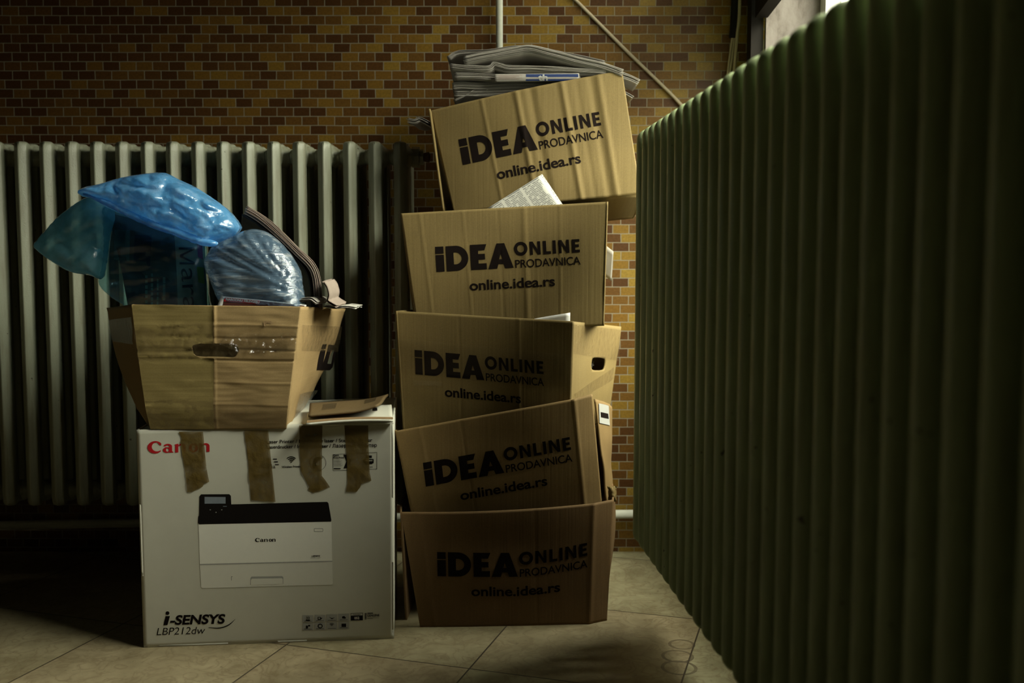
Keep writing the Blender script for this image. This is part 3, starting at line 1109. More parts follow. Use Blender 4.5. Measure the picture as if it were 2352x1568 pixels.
decal('packing_tape', P3, f3, [poly((911, 775), (1316, 815), (1314, 880), (913, 852))], M['faint_tape'], .0014, 9, 'glossy clear tape', wob=.001)
decal('packing_tape', P3, f3, [poly((950, 872), (1016, 876), (1014, 886), (952, 884))], M['clear_tape'], .0018, 8, 'scrap of clear tape')

# second from the top
d2 = dents(31, .0022)
root2, P2, R2, L2, f2, r2, l2 = carton(
    'second carton from the top of the leaning tower, newspaper tucked behind its upper edge',
    [(921, 490, 2.325), (1397, 463, 2.30), (1388, 748, 2.31), (960, 762, 2.335)], (-.012, .29, 0),
    fdisp=lambda s, t: d2(s, t) + fold(s, .09, .01, .0010) + fold(s, .30, .007, .0007) + fold(s, .47, .007, -.0007) + fold(s, .595, .02, .0014) + fold(s, .77, .008, .0007),
    lf=((920, 490, 2.33), (953, 752, 2.36)), group=stack)
idea_logo(P2, f2, (999.4, 566.7), (1330.5, 548.6), (1002.7, 624))

# top carton
d1 = dents(47, .003)
root1, P1, R1, L1, f1, r1, l1 = carton(
    'topmost carton of the leaning tower, badly tilted, creased and heaped with newspapers',
    [(985, 250, 2.36), (1431, 157, 2.34), (1474, 444, 2.345), (1039, 488, 2.365)], (.016, .28, -.046),
    fdisp=lambda s, t: d1(s, t) - .030 * abs(2 * s - 1.04) ** 1.7 + fold(s, .27, .012, .0016) + fold(s, .45, .02, .0035) + fold(s, .525, .03, -.0030) + fold(s, .685, .022, .0040) + fold(s, .76, .02, -.001) + fold(s, .835, .025, -.0032) + fold(s, .875, .02, .003),
    rdisp=lambda s, t: .006 * math.sin(math.pi * s),
    lf=((984, 250, 2.367), (1016, 484, 2.405)), group=stack)
idea_logo(P1, f1, (1050.7, 318.2), (1376.2, 254.5), (1061.4, 377.1))

# ---- white printer carton on the floor
PB = dict(tl=aty(313, 987, 2.0816), tr=aty(904, 966, 2.134), br=atz(905, 1466, 0), bl=atz(330, 1487, 0))
bdv = Vector((-.037, .378, 0))
dp = dents(60, .0012)
PP = Patch(PB['tl'], PB['tr'], PB['br'], PB['bl'], lambda s, t: dp(s, t) * min(1, 10 * s, 10 * (1 - s), 10 * t, 10 * (1 - t)))
pbox = thing('printer_carton', 'large white printer box on the floor with four strips of brown tape down its front', 'box')
w = M['white_card']
pf = panel('front_panel', PP, w, pbox, 60, 48)
panel('side_panel', Patch(PB['tr'], PB['tr'] + bdv, PB['br'] + bdv, PB['br']), w, pbox, 16, 12)
panel('side_panel', Patch(PB['tl'] + bdv, PB['tl'], PB['bl'], PB['bl'] + bdv), w, pbox, 16, 12)
panel('back_panel', Patch(PB['tr'] + bdv, PB['tl'] + bdv, PB['bl'] + bdv, PB['br'] + bdv), w, pbox, 8, 8)
panel('bottom_panel', Patch(PB['bl'], PB['br'], PB['br'] + bdv, PB['bl'] + bdv), w, pbox, 4, 4)
ttl, ttr = PB['tl'] + Vector((0, 0, -.002)), PB['tr'] + Vector((0, 0, -.002))
panel('top_panel', Patch(ttl + bdv, ttr + bdv, ttr, ttl), w, pbox, 8, 8)
TF = Patch(atz(706, 949, .4960), atz(899, 929, .4965), atz(903, 962, .4955), atz(703, 970, .4945), lambda s, t: .004 * math.sin(3 * s) + .002 * math.sin(5 * t))
o = panel('top_flap', TF, w, pbox, 20, 12, thick=.005)
decal('torn_edge', TF, o, [poly((705, 965), (902, 957), (903, 961.5), (705, 969.5))], M['card_in'], .0008, 12, 'brown torn edge')
decal('printed_code', TF, o, [poly((822, 946), (834, 943), (836, 949), (826, 953)), poly((856, 942), (866, 941), (867, 947), (857, 948))], M['ink_dark'], .001)

def c3(x, y):
    return 300 + x / 3.7935, 900 + y / 3.794
def c4(x, y):
    return 300 + x / 3.7935, 1120 + y / 3.794
def mp(shape, f):
    return [f(x, y) for x, y in shape[0]], shape[1]
def serif_word():
    """the heavy flared lettering of the maker's name, in zoomed-photo units: x 150..688, baseline 532"""
    s = []
    s.append(loops2d([ell(215, 482, 67, 54, 30, 38, 318) + ell(232, 478, 46, 40, 24, 310, 120) + [(232, 440), (252, 462), (268, 470)]]))
    s.append(loops2d([ell(316, 508, 33, 25, 20), ell(322, 508, 13, 15, 14)]))
    s.append(loops2d([[(288, 472)] + ell(325, 476, 37, 22, 14, 165, 0) + [(363, 520), (374, 526), (374, 531), (338, 531), (338, 478)] + ell(322, 478, 15, 11, 8, 0, 170)]))
    for x in (390, 598):
        s.append(loops2d([[(x, 460), (x + 27, 455), (x + 27, 531), (x, 531), (x, 470), (x - 8, 466)]]))
        s.append(loops2d([[(x + 26, 474)] + ell(x + 58, 482, 33, 27, 14, 140, 0) + [(x + 91, 531), (x + 64, 531), (x + 64, 482)] + ell(x + 50, 482, 14, 12, 8, 0, 150)]))
    s.append(loops2d([ell(549, 494, 41, 39, 28), ell(549, 494, 15, 27, 20)]))
    return s
WORD = serif_word()
decal('brand_name', PP, pf, [mp(q, lambda x, y: c3(x, y - .022 * (x - 150))) for q in WORD], M['red'], .0007, 30, 'large red brand name')

# picture of the printer on the front
pic = []
pic.append((*mp(poly((592, 318), (1750, 295), (1757, 640), (604, 670)), c4), 0))
pic.append((*mp(poly((604, 672), (1757, 642), (1762, 832), (1748, 843), (628, 874), (614, 862)), c4), 1))
pic.append((*mp(poly((604, 662), (1757, 634), (1757, 643), (604, 672)), c4), 2, .0002))
pic.append((*mp(poly((590, 250), (597, 240), (600, 75), (614, 56), (860, 54), (874, 68), (878, 143), (1712, 121), (1724, 132), (1750, 280), (1746, 293), (600, 318), (587, 305)), c4), 3, .0001))
pic.append((*mp(poly((645, 78), (828, 79), (828, 136), (645, 137)), c4), 4, .0003))
pic.append((*mp(poly((806, 158), (838, 158), (838, 163), (806, 163)), c4), 4, .0003))
pic.append((*mp(poly((1042, 845), (1044, 786), (1054, 772), (1320, 768), (1331, 778), (1331, 836)), c4), 2, .0002))
pic.append((*mp(poly((1048, 845), (1050, 800), (1058, 790), (1318, 786), (1326, 794), (1326, 836)), c4), 1, .0004))
pic.append((*mp(loops2d([rrect(1598, 352, 1677, 382, 6), rrect(1602, 356, 1673, 378, 4)]), c4), 5, .0002))
pic.append((*mp(poly((876, 770), (889, 769), (889, 775), (881, 776), (881, 806), (876, 806)), c4), 5, .0002))
for q in WORD:
    pic.append((*mp(q, lambda x, y: c4(1085 + (x - 150) * .332, 470 + (y - 531) * .335 - .004 * (x - 150))), 3, .0004))
pic.append((*mp(place_text('i-SENSYS', (1575, 600), (1652, 598), 12, .03, .3), c4), 3, .0004))
pic.append((*mp(place_text('LBP212dw', (1568, 612), (1612, 611), 8, .01, .3), c4), 5, .0004))
pic.append((*mp(poly((1612, 611), (1640, 609), (1664, 599), (1642, 612)), c4), 5, .0004))
for k in range(6):
    x = 690 + (k % 3) * 50
    y = 186 + (k // 3) * 22
    pic.append((*mp(rect(x, y, x + 10, y + 8), c4), 5 if k % 2 == 0 else 3, .0003))
decal('printer_picture', PP, pf, pic, [M['grey_pic'], M['grey_pic_low'], M['grey_mid'], M['ink_dark'], M['blue_grey'], M['grey_line']], .0006, 26, 'picture of a white and black laser printer')

pr = []
pr.append(mp(place_text('Laser Printer / Imprimante laser / Stampante laser', (1188, 447), (2106, 432), 29, .014), c3))
pr.append(mp(place_text('Laserdrucker / Impresora láser / Лазерный принтер', (1188, 492), (2146, 477), 29, .014), c3))
for k in range(4):                                   # wireless waves
    r = 58 - k * 15
    pr.append(mp(loops2d([arcband(1400, 618, max(0.1, r - 8), r, 45, 135)]), c3))
pr.append(mp(place_text('Wireless Printing', (1316, 660), (1492, 656), 17, .02), c3))
pr.append(mp(place_text('mopria', (1100, 665), (1262, 662), 30, -.004), c3))
for k in range(9):
    x, y = 1118 + (k % 3) * 62 + (k // 3) * 8, 580 + (k // 3) * 24
    pr.append(mp(rect(x, y, x + 34, y + 7), c3))
pr.append(mp(loops2d([ell(1632, 615, 72, 70, 36), ell(1632, 615, 69, 67, 36)]), c3))
pr.append(mp(poly((1585, 640), (1600, 575), (1640, 560), (1676, 575), (1640, 590), (1612, 625), (1640, 660), (1590, 662)), c3))
pr.append(mp(loops2d([[(1762, 543), (2147, 524), (2147, 672), (1762, 686)], [(1765, 546), (1765, 683), (2144, 669), (2144, 527)]]), c3))
pr.append(mp(place_text('Quick', (1766, 561), (1818, 559), 15, .03), c3))
pr.append(mp(place_text('First-Print', (1766, 580), (1858, 578), 15, .03), c3))
pr.append(mp(poly((1855, 546), (1893, 544), (1922, 603), (1890, 664), (1854, 666), (1880, 605)), c3))
pr.append(mp(rect(1770, 662, 1830, 671), c3))
for k in range(7):
    pr.append(mp(rect(1768, 590 + k * 9, 1826 + (k * 17) % 30, 592 + k * 9), c3))
pr.append(mp(loops2d([rrect(2030, 582, 2118, 622, 6), rrect(2040, 590, 2108, 602, 2)]), c3))
pr.append(mp(rect(2052, 552, 2102, 574), c3))
pr.append(mp(rect(2056, 608, 2106, 628), c3))
pr.append(mp(place_text('Print', (2068, 660), (2110, 658), 15, .01), c3))
decal('printed_captions', PP, pf, pr, M['ink_dark'], .0007, 40)

mk = []
mk.append(mp(place_text('-SENSYS', (344, 1190), (828, 1178), 76, .035, .18), c4))
mk.append(mp(loops2d([ell(322, 1090, 17, 16)]), c4))
mk.append(mp(poly((306, 1116), (344, 1115), (322, 1194), (286, 1195)), c4))
sw = [(680, 1214), (760, 1217), (820, 1204), (870, 1178), (913, 1140)]
sw2 = [(913, 1143), (872, 1186), (822, 1213), (760, 1226), (680, 1219)]
mk.append(mp(loops2d([smoothpoly(sw, 5, False) + smoothpoly(sw2, 5, False)]), c4))
mk.append(mp(place_text('LBP212dw', (228, 1282), (652, 1270), 62, -.004, .2), c4))
decal('model_name', PP, pf, mk, M['ink'], .0007, 30)

ic = []
for k in range(8):
    x, y = 1498 + (k % 4) * 104, 1108 + (k // 4) * 70 - (k % 4) * 4
    ic.append((*mp(rect(x, y, x + 95, y + 62), c4), 0))
    if k == 0:
        ic.append((*mp(place_text('33', (x + 32, y + 34), (x + 62, y + 33), 20, .01), c4), 1, .0003))
        ic.append((*mp(rect(x + 30, y + 38, x + 66, y + 48), c4), 1, .0003))
    elif k == 6:
        for j in range(3):
            r = 28 - j * 9
            ic.append((*mp(loops2d([arcband(x + 47, y + 34, max(.1, r - 5), r, 45, 135)]), c4), 1, .0003))
    elif k == 1:
        ic.append((*mp(loops2d([rrect(x + 28, y + 18, x + 56, y + 44, 3), rrect(x + 34, y + 23, x + 50, y + 36, 2)]), c4), 1, .0003))
        ic.append((*mp(poly((x + 52, y + 28), (x + 70, y + 24), (x + 58, y + 42)), c4), 1, .0003))
    elif k == 2:
        ic.append((*mp(poly((x + 22, y + 22), (x + 48, y + 32), (x + 76, y + 26), (x + 48, y + 42)), c4), 1, .0003))
    elif k == 3:
        ic.append((*mp(poly((x + 34, y + 22), (x + 52, y + 18), (x + 68, y + 34), (x + 60, y + 42), (x + 32, y + 38)), c4), 1, .0003))
    elif k == 4:
        ic.append((*mp(rect(x + 30, y + 20, x + 48, y + 46), c4), 1, .0003))
        ic.append((*mp(rect(x + 50, y + 14, x + 66, y + 28), c4), 1, .0003))
    elif k == 5:
        ic.append((*mp(loops2d([ell(x + 50, y + 28, 22, 20), ell(x + 50, y + 28, 14, 12)]), c4), 1, .0003))
    else:
        ic.append((*mp(rect(x + 28, y + 14, x + 68, y + 44), c4), 1, .0003))
    ic.append((*mp(rect(x + 14, y + 50, x + 82, y + 53), c4), 1, .0003))
ic.append((*mp(loops2d([[(1918, 1090), (2024, 1087), (2024, 1152), (1918, 1154)], [(1921, 1093), (1921, 1112), (2021, 1110), (2021, 1090)]]), c4), 1))
ic.append((*mp(place_text('Cartridge', (1940, 1107), (2002, 1105), 11, .01), c4), 1))
ic.append((*mp(place_text('052', (1950, 1142), (1994, 1141), 20, .03), c4), 2, .0004))
for k in range(8):
    ic.append((*mp(poly((2040, 1092 + k * 7), (2056, 1089 + k * 7), (2056, 1093 + k * 7), (2040, 1096 + k * 7)), c4), 1))
ic.append((*mp(place_text('GENUINE', (2062, 1121), (2168, 1118), 19, .025), c4), 1))
ic.append((*mp(rect(2064, 1087, 2112, 1094), c4), 1))
ic.append((*mp(rect(2062, 1130, 2165, 1132), c4), 1))
ic.append((*mp(rect(2062, 1138, 2110, 1140), c4), 1))
decal('feature_icons', PP, pf, ic, [M['grey_mid'], M['ink_dark'], M['white_ink']], .0007, None)

# brown tape strips
ts = [
    [(420, 345), (632, 345), (645, 470), (662, 660), (686, 780), (640, 800), (630, 822), (572, 850), (530, 870), (496, 870), (484, 740), (455, 560), (436, 440), (448, 405)],
    [(990, 335), (1200, 335), (1222, 560), (1240, 730), (1263, 955), (1140, 950), (1050, 938), (1035, 760), (1022, 560)],
    [(1470, 290), (1672, 290), (1668, 480), (1666, 728), (1700, 770), (1738, 828), (1640, 860), (1588, 874), (1548, 848), (1556, 826), (1510, 740), (1482, 680), (1474, 500)],
    [(1862, 290), (2070, 290), (2074, 480), (2084, 700), (2098, 770), (2010, 800), (2000, 830), (1970, 866), (1876, 868), (1890, 790), (1886, 600)],
]
for k, q in enumerate(ts):
    decal('tape_strip', PP, pf, [mp(loops2d([q]), c3)], M['brown_tape'], .0013, 5, 'brown packing tape', wob=.0022)

# ---- cardboard sheet lying on the printer carton
bp = Patch(atz(712, 925, .506), atz(893, 913, .512), atz(866, 940, .514), atz(708, 954, .505), lambda s, t: .010 * max(0, s - .6) ** 2 * 6 + .002 * math.sin(7 * t))
M['card_dark'] = mat_card('dark_brown_cardboard', (.13, .088, .038))
bs = panel('cardboard_sheet', bp, M['card_dark'], None, 24, 10, thick=.005)
tag(bs, 'curled sheet of brown cardboard with tape lying on top of the white printer box', 'cardboard')
for q in (poly((742, 931), (774, 928), (770, 937), (738, 941)), poly((838, 922), (866, 919), (862, 926), (836, 929))):
    decal('packing_tape', bp, bs, [q], M['shiny_tape'], .001, 8, 'glossy clear tape')

# ---- battered tapered carton on top of the printer carton
zt_ = PB['tl'].z
F6 = [(302, 699, 2.075), (691, 704, 2.10), (656, 986, 2.095), (343, 988, 2.075)]
B6 = [aty(246, 707, 2.36), aty(794, 709, 2.40), aty(694, 945, 2.36), aty(316, 940, 2.34)]
FP6 = Patch(*[aty(*p) for p in F6])
hole6 = handle_px(FP6, smoothpoly([(441, 800), (444, 792), (462, 788), (500, 789), (535, 790), (547, 799), (545, 812), (535, 821), (500, 822), (462, 822), (447, 815)], 3))
d6 = dents(77, .0022, 4)
def disp6(s, t):
    d = d6(s, t) * min(1, 7 * s) * min(1, 7 * (1 - s))
    for t0, a in ((.16, .0022), (.255, -.0028), (.36, -.0045), (.435, -.0035), (.62, .0016), (.80, .002)):
        d += fold(t + .008 * math.sin(5 * s + t0 * 30), t0, .013, a)
    d += fold(s, .485, .012, .003 if t < .45 else .001)
    d += .0011 * noise.noise(Vector((s * 7, t * 26, 4))) * min(1, 8 * s) * min(1, 8 * (1 - s))
    return d - (.010 * max(0, t - .85) / .15 if t > .85 else 0)
root6, P6, R6, L6, f6, r6, l6 = carton(
    'battered carton wider at the top, on the white printer box, full of bagged papers',
    F6, None, fdisp=disp6,
    rdisp=lambda s, t: .010 * s * math.sin(math.pi * t) + .003 * noise.noise(Vector((s * 5, t * 5, 8))) + fold(s, .25, .04, .002),
    ldisp=lambda s, t: .012 * (1 - s) * math.sin(math.pi * t), backs=B6, fhole=hole6, mat='card_light', name='cardboard_carton')
M['card_olive'] = mat_card('olive_corrugated_cardboard', (.21, .158, .056), (0, 0, 1))
# flap pushed in behind the hand hole
hf = Patch(*[aty(x, y, Y) for x, y, Y in ((432, 783, 2.100), (556, 784, 2.108), (554, 830, 2.118), (436, 830, 2.110))])
panel('handle_flap', hf, M['card_olive'], root6, 8, 6, thick=.004)
def c2(x, y):
    return 220 + x / 3.36, 650 + y / 3.361
decal('packing_tape', P6, f6, [mp(poly((290, 345), (910, 300), (1560, 310), (1555, 590), (920, 580), (330, 600)), c2)], M['clear_tape'], .0014, 6, 'glossy wrinkled clear tape', wob=.006)
decal('packing_tape', P6, f6, [mp(poly((380, 905), (1100, 880), (1510, 905), (1480, 1110), (410, 1120)), c2)], M['clear_tape'], .0014, 8, 'glossy clear tape', wob=.004)
decal('packing_tape', P6, f6, [mp(poly((1000, 390), (1552, 380), (1550, 520), (1130, 540), (960, 470)), c2)], M['shiny_tape'], .0020, 4, 'glossy wrinkled clear tape', wob=.011)
decal('packing_tape', R6, r6, [mp(poly((1590, 320), (1880, 330), (1828, 520), (1580, 520)), c2)], M['clear_tape'], .0016, 6, 'glossy wrinkled clear tape', wob=.005)
decal('packing_tape', R6, r6, [mp(poly((1560, 850), (1690, 815), (1590, 1010), (1520, 1060)), c2)], M['clear_tape'], .0016, 8, 'glossy clear tape', wob=.003)
decal('packing_tape', L6, l6, [mp(poly((120, 280), (285, 260), (300, 470), (170, 440)), c2)], M['clear_tape'], .0016, 7, 'glossy clear tape', wob=.004)
# half of the front is a second, overlapping flap of older, more olive board
ov = loops2d([[(303, 700), (360, 699), (420, 701), (489, 703), (492, 720), (489, 780), (492, 789), (470, 789), (462, 788), (444, 792), (441, 800), (447, 815), (462, 822), (492, 822), (491, 900), (490, 986), (343, 986), (334, 930), (318, 820)]])
decal('overlap_flap', P6, f6, [ov], M['card_olive'], .0022, 7, 'olive brown flap covering the other half')
lt6 = []
lt6.append(mp(poly((1728, 466), (1760, 464), (1750, 502), (1719, 503)), c2))
lt6.append(mp(poly((1716, 511), (1748, 510), (1714, 662), (1681, 662)), c2))
lt6.append(mp(loops2d([[(1772, 466), (1822, 472), (1826, 500), (1812, 560), (1790, 640), (1772, 662), (1712, 662)], [(1806, 508), (1776, 612), (1752, 612), (1782, 508)]]), c2))
decal('printed_lettering', R6, r6, lt6, M['ink'], .0012, 5)
decal('torn_scar', P6, f6, [mp(poly((1296, 294), (1352, 292), (1374, 318), (1350, 308), (1316, 306), (1312, 334), (1300, 330)), c2)], M['card_in'], .002, None)

# ------------------------------------------------------------------ papers in the tower
def line(pts, Y):
    return [aty(x, y, Y if len(q) < 3 else q[2]) for q in pts for x, y in [q[:2]]]
pile = 'newspapers heaped in the top carton'
def paper(label, pts, Y, n, depth=(0, .24, -.02), gap=.0017, mat='newsprint', group=pile, seed=0, name='newspaper', **kw):
    o = sheets(name, line(pts, Y), depth, n, M[mat], None, gap, seed=seed, **kw)
    return tag(o, label, 'newspaper' if name == 'newspaper' else 'paper', group)
paper('thin newspaper lying at the back of the heap, left corner poking out', [(1029, 129), (1054, 117), (1120, 114), (1200, 105), (1290, 119), (1388, 139)], 2.45, 6, (0, .18, 0), seed=1)
paper('thick arched newspaper draped across the top of the heap', [(1066, 128), (1113, 118), (1180, 106), (1217, 101), (1265, 112), (1321, 127), (1385, 142), (1430, 157)], 2.365, 12, seed=2, jit=.006)
paper('folded newspaper just below the arched one, its edge crumpled', [(1037, 147), (1075, 150), (1120, 152), (1133, 143), (1150, 146), (1172, 151), (1230, 152), (1300, 155), (1390, 160)], 2.37, 8, seed=3, wave=.003)
n3 = paper('newspaper in the middle of the heap with a blue headline on its fold', [(1046, 168), (1090, 168), (1136, 171), (1206, 172), (1330, 172)], 2.372, 8, seed=4)
FP3 = Patch(aty(1136, 170, 2.362), aty(1330, 168, 2.362), aty(1330, 186, 2.362), aty(1136, 189, 2.362), lambda s, t: .004 * math.sin(math.pi * t))
fpg = panel('folded_page', FP3, M['newsprint'], n3, 30, 6, thick=.0008)
M['blue_ink'] = plain('blue_print', (.02, .035, .11), .6)
M['pink_ink'] = plain('pink_print', (.26, .19, .165), .6)
decal('printed_headline', FP3, fpg, [(*rect(1208, 170.5, 1328, 186), 0), (*place_text('th', (1236, 185), (1258, 185), 13, .03), 1, .0003)] + [(*rect(1140 + 5 * (k % 2), 172.5 + 2.4 * k, 1200 - 7 * (k % 3), 173.4 + 2.4 * k), 2) for k in range(5)], [M['blue_ink'], M['grey_mid'], M['pink_ink']], .0005, 8)
paper('bottom newspaper of the heap, lying on the carton rim with a curled left end', [(1041, 190), (1060, 188), (1100, 190), (1150, 188), (1222, 187), (1330, 184)], 2.392, 10, seed=5)
paper('newspaper half sunk in the top carton under the heap, left end showing', [(1046, 209), (1100, 208), (1160, 206), (1240, 204)], 2.392, 8, seed=6)
paper('single page corner hanging over the rim at the left of the heap', [(1044, 229), (1072, 217), (1092, 205), (1120, 205)], 2.392, 2, (0, .12, 0), .0012, seed=7)
paper('newspaper corner sticking out over the right side of the top carton', [(1415, 160), (1436, 168), (1452, 174), (1468, 182)], 2.46, 4, (0, .10, 0), .004, seed=8)
paper('small page end poking out lower at the right side of the top carton', [(1425, 206), (1441, 214), (1453, 221)], 2.47, 3, (0, .07, 0), .002, seed=9)
paper('ragged papers poking out at the left side of the top carton', [(938, 271), (951, 274), (966, 270), (990, 281)], 2.45, 5, (.02, .14, 0), .0022, seed=10, wave=.004)
paper('newspapers filling the top carton beneath the heap', [(1012, 275), (1150, 246), (1300, 216), (1424, 192)], 2.425, 18, (0, .22, -.02), .002, seed=11)
e0, e1, e2 = aty(1246, 402, 2.334), aty(1294, 473, 2.330), aty(1118, 482, 2.338)
M['newspage_side'] = mat_newsprint('printed_newspaper_columns', (.52, .51, .46), rot=math.pi / 2, pitch=.0036)
o = sheets('newspaper', [e0, e0.lerp(e1, .5), e1], e2 - e0, 5, M['newspage_side'], None, .0009, .003, .0012, 12)
tag(o, 'folded page of newsprint sticking up between the two upper cartons of the tower', 'newspaper')
e0, e1 = aty(1190, 742, 2.295), aty(1308, 719, 2.285)
o = sheets('paper_sheet', [e0, e0.lerp(e1, .4) + Vector((0, 0, .002)), e1], (0, .004, -.06), 2, M['paper'], None, .0009, .002, .001, 13)
tag(o, 'white sheet of paper showing at the rim of the middle carton', 'paper')
e0, e1 = aty(1392, 566, 2.45), aty(1407, 578, 2.45)
o = sheets('paper_sheet', [e0, e0.lerp(e1, .6), e1], (-.002, .02, -.07), 3, M['newsprint'], None, .0012, .003, .001, 14)
tag(o, 'sliver of paper sticking out beyond the right edge of the second carton', 'paper')
# papers seen through the hand hole of the middle carton
o = sheets('newspaper', [aty(1345, 828, 2.39) + Vector((-.02, .02, 0)), aty(1368, 834, 2.42) + Vector((-.025, .02, 0)), aty(1390, 830, 2.45) + Vector((-.03, .02, 0))], (-.10, .05, -.01), 5, M['newsprint'], None, .004, .003, .002, 15)
tag(o, 'papers glimpsed through the hand hole of the middle carton', 'newspaper')

# ------------------------------------------------------------------ the bagged papers in the battered carton
def wrk(freq, ang, amp, stretch=4.0, seed=0.0):
    ca, sa = math.cos(ang), math.sin(ang)
    def f(x, y):
        u, v = (x * ca + y * sa) * freq / stretch, (-x * sa + y * ca) * freq
        a = abs(noise.noise(Vector((u, v, seed))))
        b = abs(noise.noise(Vector((u * 2.3 + 9, v * 2.1, seed + 4))))
        c = noise.noise(Vector((x * .012, y * .012, seed + 8)))
        return amp * (1.1 * a + .55 * b + .9 * c)
    return f
bag = thing('plastic_bag', 'crumpled translucent blue plastic bag spilling out of the battered carton', 'bag')
upper = [(186, 449), (196, 431), (234, 421), (278, 408), (329, 399), (369, 396), (388, 400), (413, 413), (446, 428), (475, 446), (512, 472), (534, 494), (546, 511), (550, 524), (538, 540), (512, 553), (488, 562), (456, 556), (410, 537), (366, 522), (292, 496), (249, 478), (216, 457)]
mouth = [(79, 563), (95, 540), (128, 503), (161, 476), (194, 455), (219, 452), (256, 470), (264, 500), (252, 545), (246, 600), (234, 640), (205, 632), (161, 624), (121, 602), (88, 578)]
lower = [(238, 474), (296, 486), (366, 512), (410, 527), (455, 545), (474, 568), (472, 620), (480, 690), (478, 726), (306, 724), (284, 702), (250, 678), (227, 652), (232, 620), (240, 560)]
hem = [(190, 446), (206, 441), (250, 458), (330, 498), (400, 522), (455, 542), (500, 556), (488, 566), (452, 561), (396, 540), (330, 516), (262, 482), (214, 458)]
def crumple(fx, fy, ang, amp, seed):
    ca, sa = math.cos(ang), math.sin(ang)
    def f(x, y):
        u, v = (x * ca + y * sa), (-x * sa + y * ca)
        wx = 14 * noise.noise(Vector((x * .02, y * .02, seed + 3)))
        d1 = noise.voronoi(Vector(((u + wx) * fx, (v - wx) * fy, seed)))[0]
        d2 = noise.voronoi(Vector(((u - wx) * fx * 2.3, v * fy * 2.3, seed + 5)))[0]
        return -amp * (1.0 * min(.45, d1[1] - d1[0]) + .35 * min(.4, d2[1] - d2[0]) + .5 * noise.noise(Vector((x * .012, y * .012, seed + 8))))
    return f
inflate('bag_mouth', mouth, 2.215, .035, .05, 60, M['blue_film_dark'], bag, 6, crumple(.010, .026, math.radians(-30), .016, 1.0))
inflate('bag_body', lower, 2.205, .045, .07, 70, M['blue_film_clear'], bag, 7, wrk(.05, math.radians(-12), .010, 6, 1.0))
inflate('bag_fold', upper, 2.165, .050, .095, 55, M['blue_film'], bag, 4.5, crumple(.010, .024, math.radians(20), .034, 5.0))
inflate('bag_hem', hem, 2.125, .012, .012, 12, M['blue_film'], bag, 5, crumple(.012, .05, math.radians(24), .010, 9.0))

M['cover'] = plain('dark_magazine_cover', (.045, .05, .048), .3, grain=.5, scale=22)
M['cover_pale'] = plain('pale_magazine_cover', (.30, .33, .28), .35, grain=.2, scale=30)
M['magenta'] = plain('magenta_print', (.35, .03, .16), .4)
M['lime'] = plain('lime_print', (.24, .34, .05), .4)
M['navy'] = plain('navy_print', (.012, .014, .035), .4)
M['teal_print'] = plain('teal_print', (.08, .16, .16), .4)
MG = Patch(aty(248, 484, 2.225), aty(468, 540, 2.205), aty(476, 765, 2.205), aty(303, 762, 2.225), lambda s, t: .010 * math.sin(2.4 * s) - .006 * math.sin(3 * t))
mg = thing('magazine', 'large dark magazine inside the blue bag with pale rotated title letters', 'magazine')
mc = panel('cover', MG, M['cover_pale'], mg, 30, 24, thick=.010)
art = [(*poly((249, 488), (404, 526), (412, 735), (299, 735)), 0), (*poly((262, 520), (300, 528), (296, 600), (258, 596)), 1), (*poly((312, 532), (352, 540), (346, 612), (306, 604)), 4), (*poly((276, 612), (404, 640), (408, 700), (292, 690)), 4),
       (*poly((455, 556), (467, 558), (468, 596), (457, 590)), 2, .0003), (*poly((453, 612), (469, 614), (471, 652), (457, 648)), 3, .0003)]
decal('cover_picture', MG, mc, art, [M['cover'], M['teal_print'], M['magenta'], M['lime'], M['navy']], .0005, 12)
tx = [(*place_text('ara', (418, 617), (424, 712), 37, -.004), 0)]
tx.append((*loops2d([[(414, 568), (450, 568), (450, 573), (424, 586), (424, 589), (450, 602), (450, 607), (415, 607), (415, 602), (441, 602), (416, 590), (416, 585), (441, 573), (414, 573)]]), 0))
for k, (x, a, b) in enumerate(((334, 632, 712), (348, 628, 704), (362, 640, 712), (376, 636, 690))):
    for j in range(7):
        y = a + (b - a) * j / 7
        tx.append((*rect(x, y, x + 6 - (j * 3 + k) % 3, y + 6 + (j * 5 + k) % 4), 1))
decal('printed_lettering', MG, mc, tx, [M['navy'], M['teal_print']], .0010, 12)

M['bundle'] = plain('dark_bundled_papers', (.045, .055, .07), .5, grain=.6, scale=30)
bnd = thing('bag_bundle', 'smaller clear plastic bag of wrapped papers, wrinkled and shiny, beside the leaning newspaper', 'bag')
bl = [(471, 606), (480, 578), (494, 560), (530, 543), (570, 527), (603, 529), (629, 543), (655, 568), (677, 598), (691, 628), (694, 655), (700, 690), (690, 716), (560, 718), (512, 700), (486, 650)]
def fan(x, y):
    dx, dy = 705 - x, 668 - y
    a = math.atan2(dy, dx)
    r = math.hypot(dx, dy)
    return .012 * abs(noise.noise(Vector((a * 9, r * .006, 2)))) + .006 * abs(noise.noise(Vector((a * 24, r * .01, 6)))) + .012 * noise.noise(Vector((x * .014, y * .014, 1)))
inflate('film', bl, 2.17, .060, .08, 60, M['clear_film'], bnd, 5, fan)
cx_, cy_ = 590, 630
inflate('wrapped_papers', [(cx_ + (x - cx_) * .88, cy_ + (y - cy_) * .88) for x, y in bl], 2.175, .042, .06, 55, M['bundle'], bnd, 8, fan)

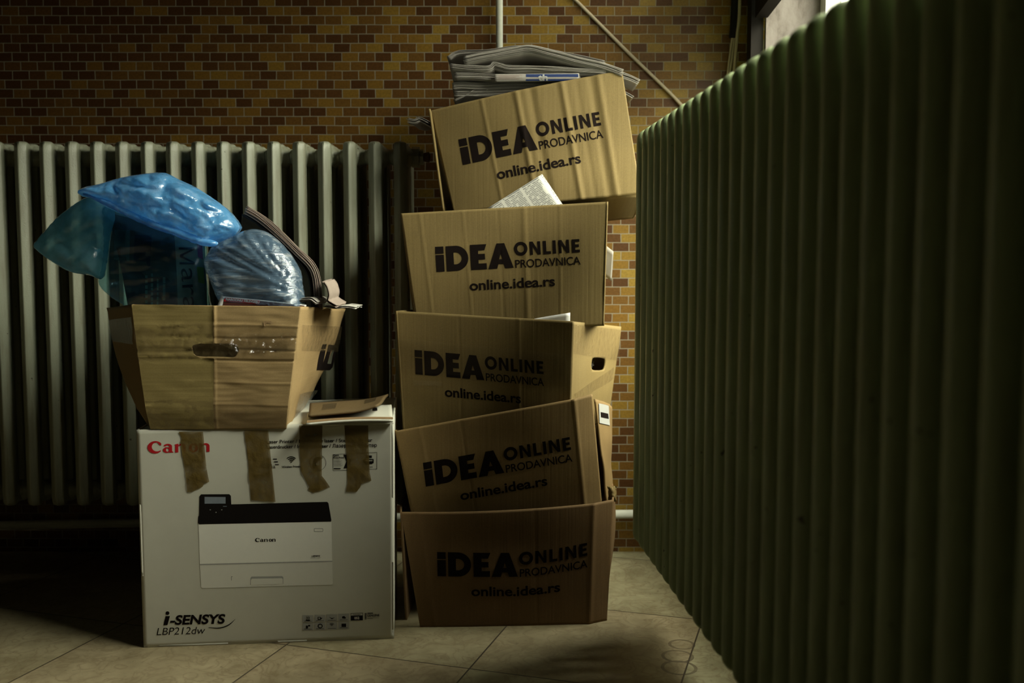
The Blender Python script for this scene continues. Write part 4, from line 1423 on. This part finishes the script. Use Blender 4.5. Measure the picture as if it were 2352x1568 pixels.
M['newsprint_pink'] = mat_newsprint('warm_newsprint', (.26, .21, .175), False)
o = sheets('newspaper', line([(571, 474), (600, 491), (640, 523), (690, 571), (722, 604), (736, 640), (741, 702)], 2.205), (-.04, .17, -.025), 9, M['newsprint_pink'], None, .0021, .005, .002, 20)
tag(o, 'thick folded newspaper leaning like a roof over the bundled bag', 'newspaper')
M['inner'] = plain('black_page', (.020, .018, .018), .6)  # black sheet set just inside the leaning newspaper
o2 = sheets('inner_page', [p + Vector((-.016, .004, -.016)) for p in line([(571, 474), (600, 491), (640, 523), (690, 571), (718, 604), (728, 640), (733, 702)], 2.205)], (-.05, .17, -.03), 1, M['inner'], o, .0016, 0, .001, 21)

MZ = Patch(aty(507, 680, 2.125), aty(704, 700, 2.145), aty(684, 738, 2.130), aty(490, 728, 2.115), lambda s, t: .003 * math.sin(3 * s))
mz = thing('magazine', 'magazine with a red title strip tucked behind the rim of the battered carton', 'magazine')
M['maroon'] = plain('maroon_print', (.06, .022, .018), .4)
zc = panel('cover', MZ, M['paper'], mz, 24, 6, thick=.006)
decal('cover_print', MZ, zc, [(*poly((516, 683), (700, 702), (680, 735), (506, 728)), 0), (*poly((517, 683.5), (598, 691), (596, 699), (514, 692)), 1, .0003), (*place_text('NARODNU TELEVIZIJU', (519, 689.6), (596, 697.2), 5, .03), 2, .0006)], [M['maroon'], M['red'], M['white_ink']], .0006, 12)
tag(sheets('newspaper', line([(586, 707), (640, 696), (690, 686), (712, 684), (724, 691)], 2.145), (.01, .10, 0), 4, M['newsprint'], None, .0022, .004, .002, 22), 'loose curled pages lying below the leaning newspaper', 'newspaper')
tag(sheets('paper_sheet', line([(741, 650), (748, 660), (752, 676), (750, 692), (770, 706)], 2.16), (.01, .07, .005), 3, M['newsprint_pink'], None, .002, .005, .004, 23), 'crumpled white paper hanging beside the leaning newspaper', 'paper')
tag(sheets('paper_sheet', line([(748, 702), (770, 705), (792, 702), (811, 704)], 2.19), (.0, .10, 0), 3, M['newspage'], None, .002, .006, .003, 24), 'white paper end sticking out over the right rim of the battered carton', 'paper')
tag(sheets('newspaper', line([(322, 730), (420, 724), (560, 726), (672, 722)], 2.13), (.0, .22, 0), 14, M['newsprint'], None, .002, .006, .003, 25), 'newspapers filling the battered carton under the blue bag', 'newspaper')
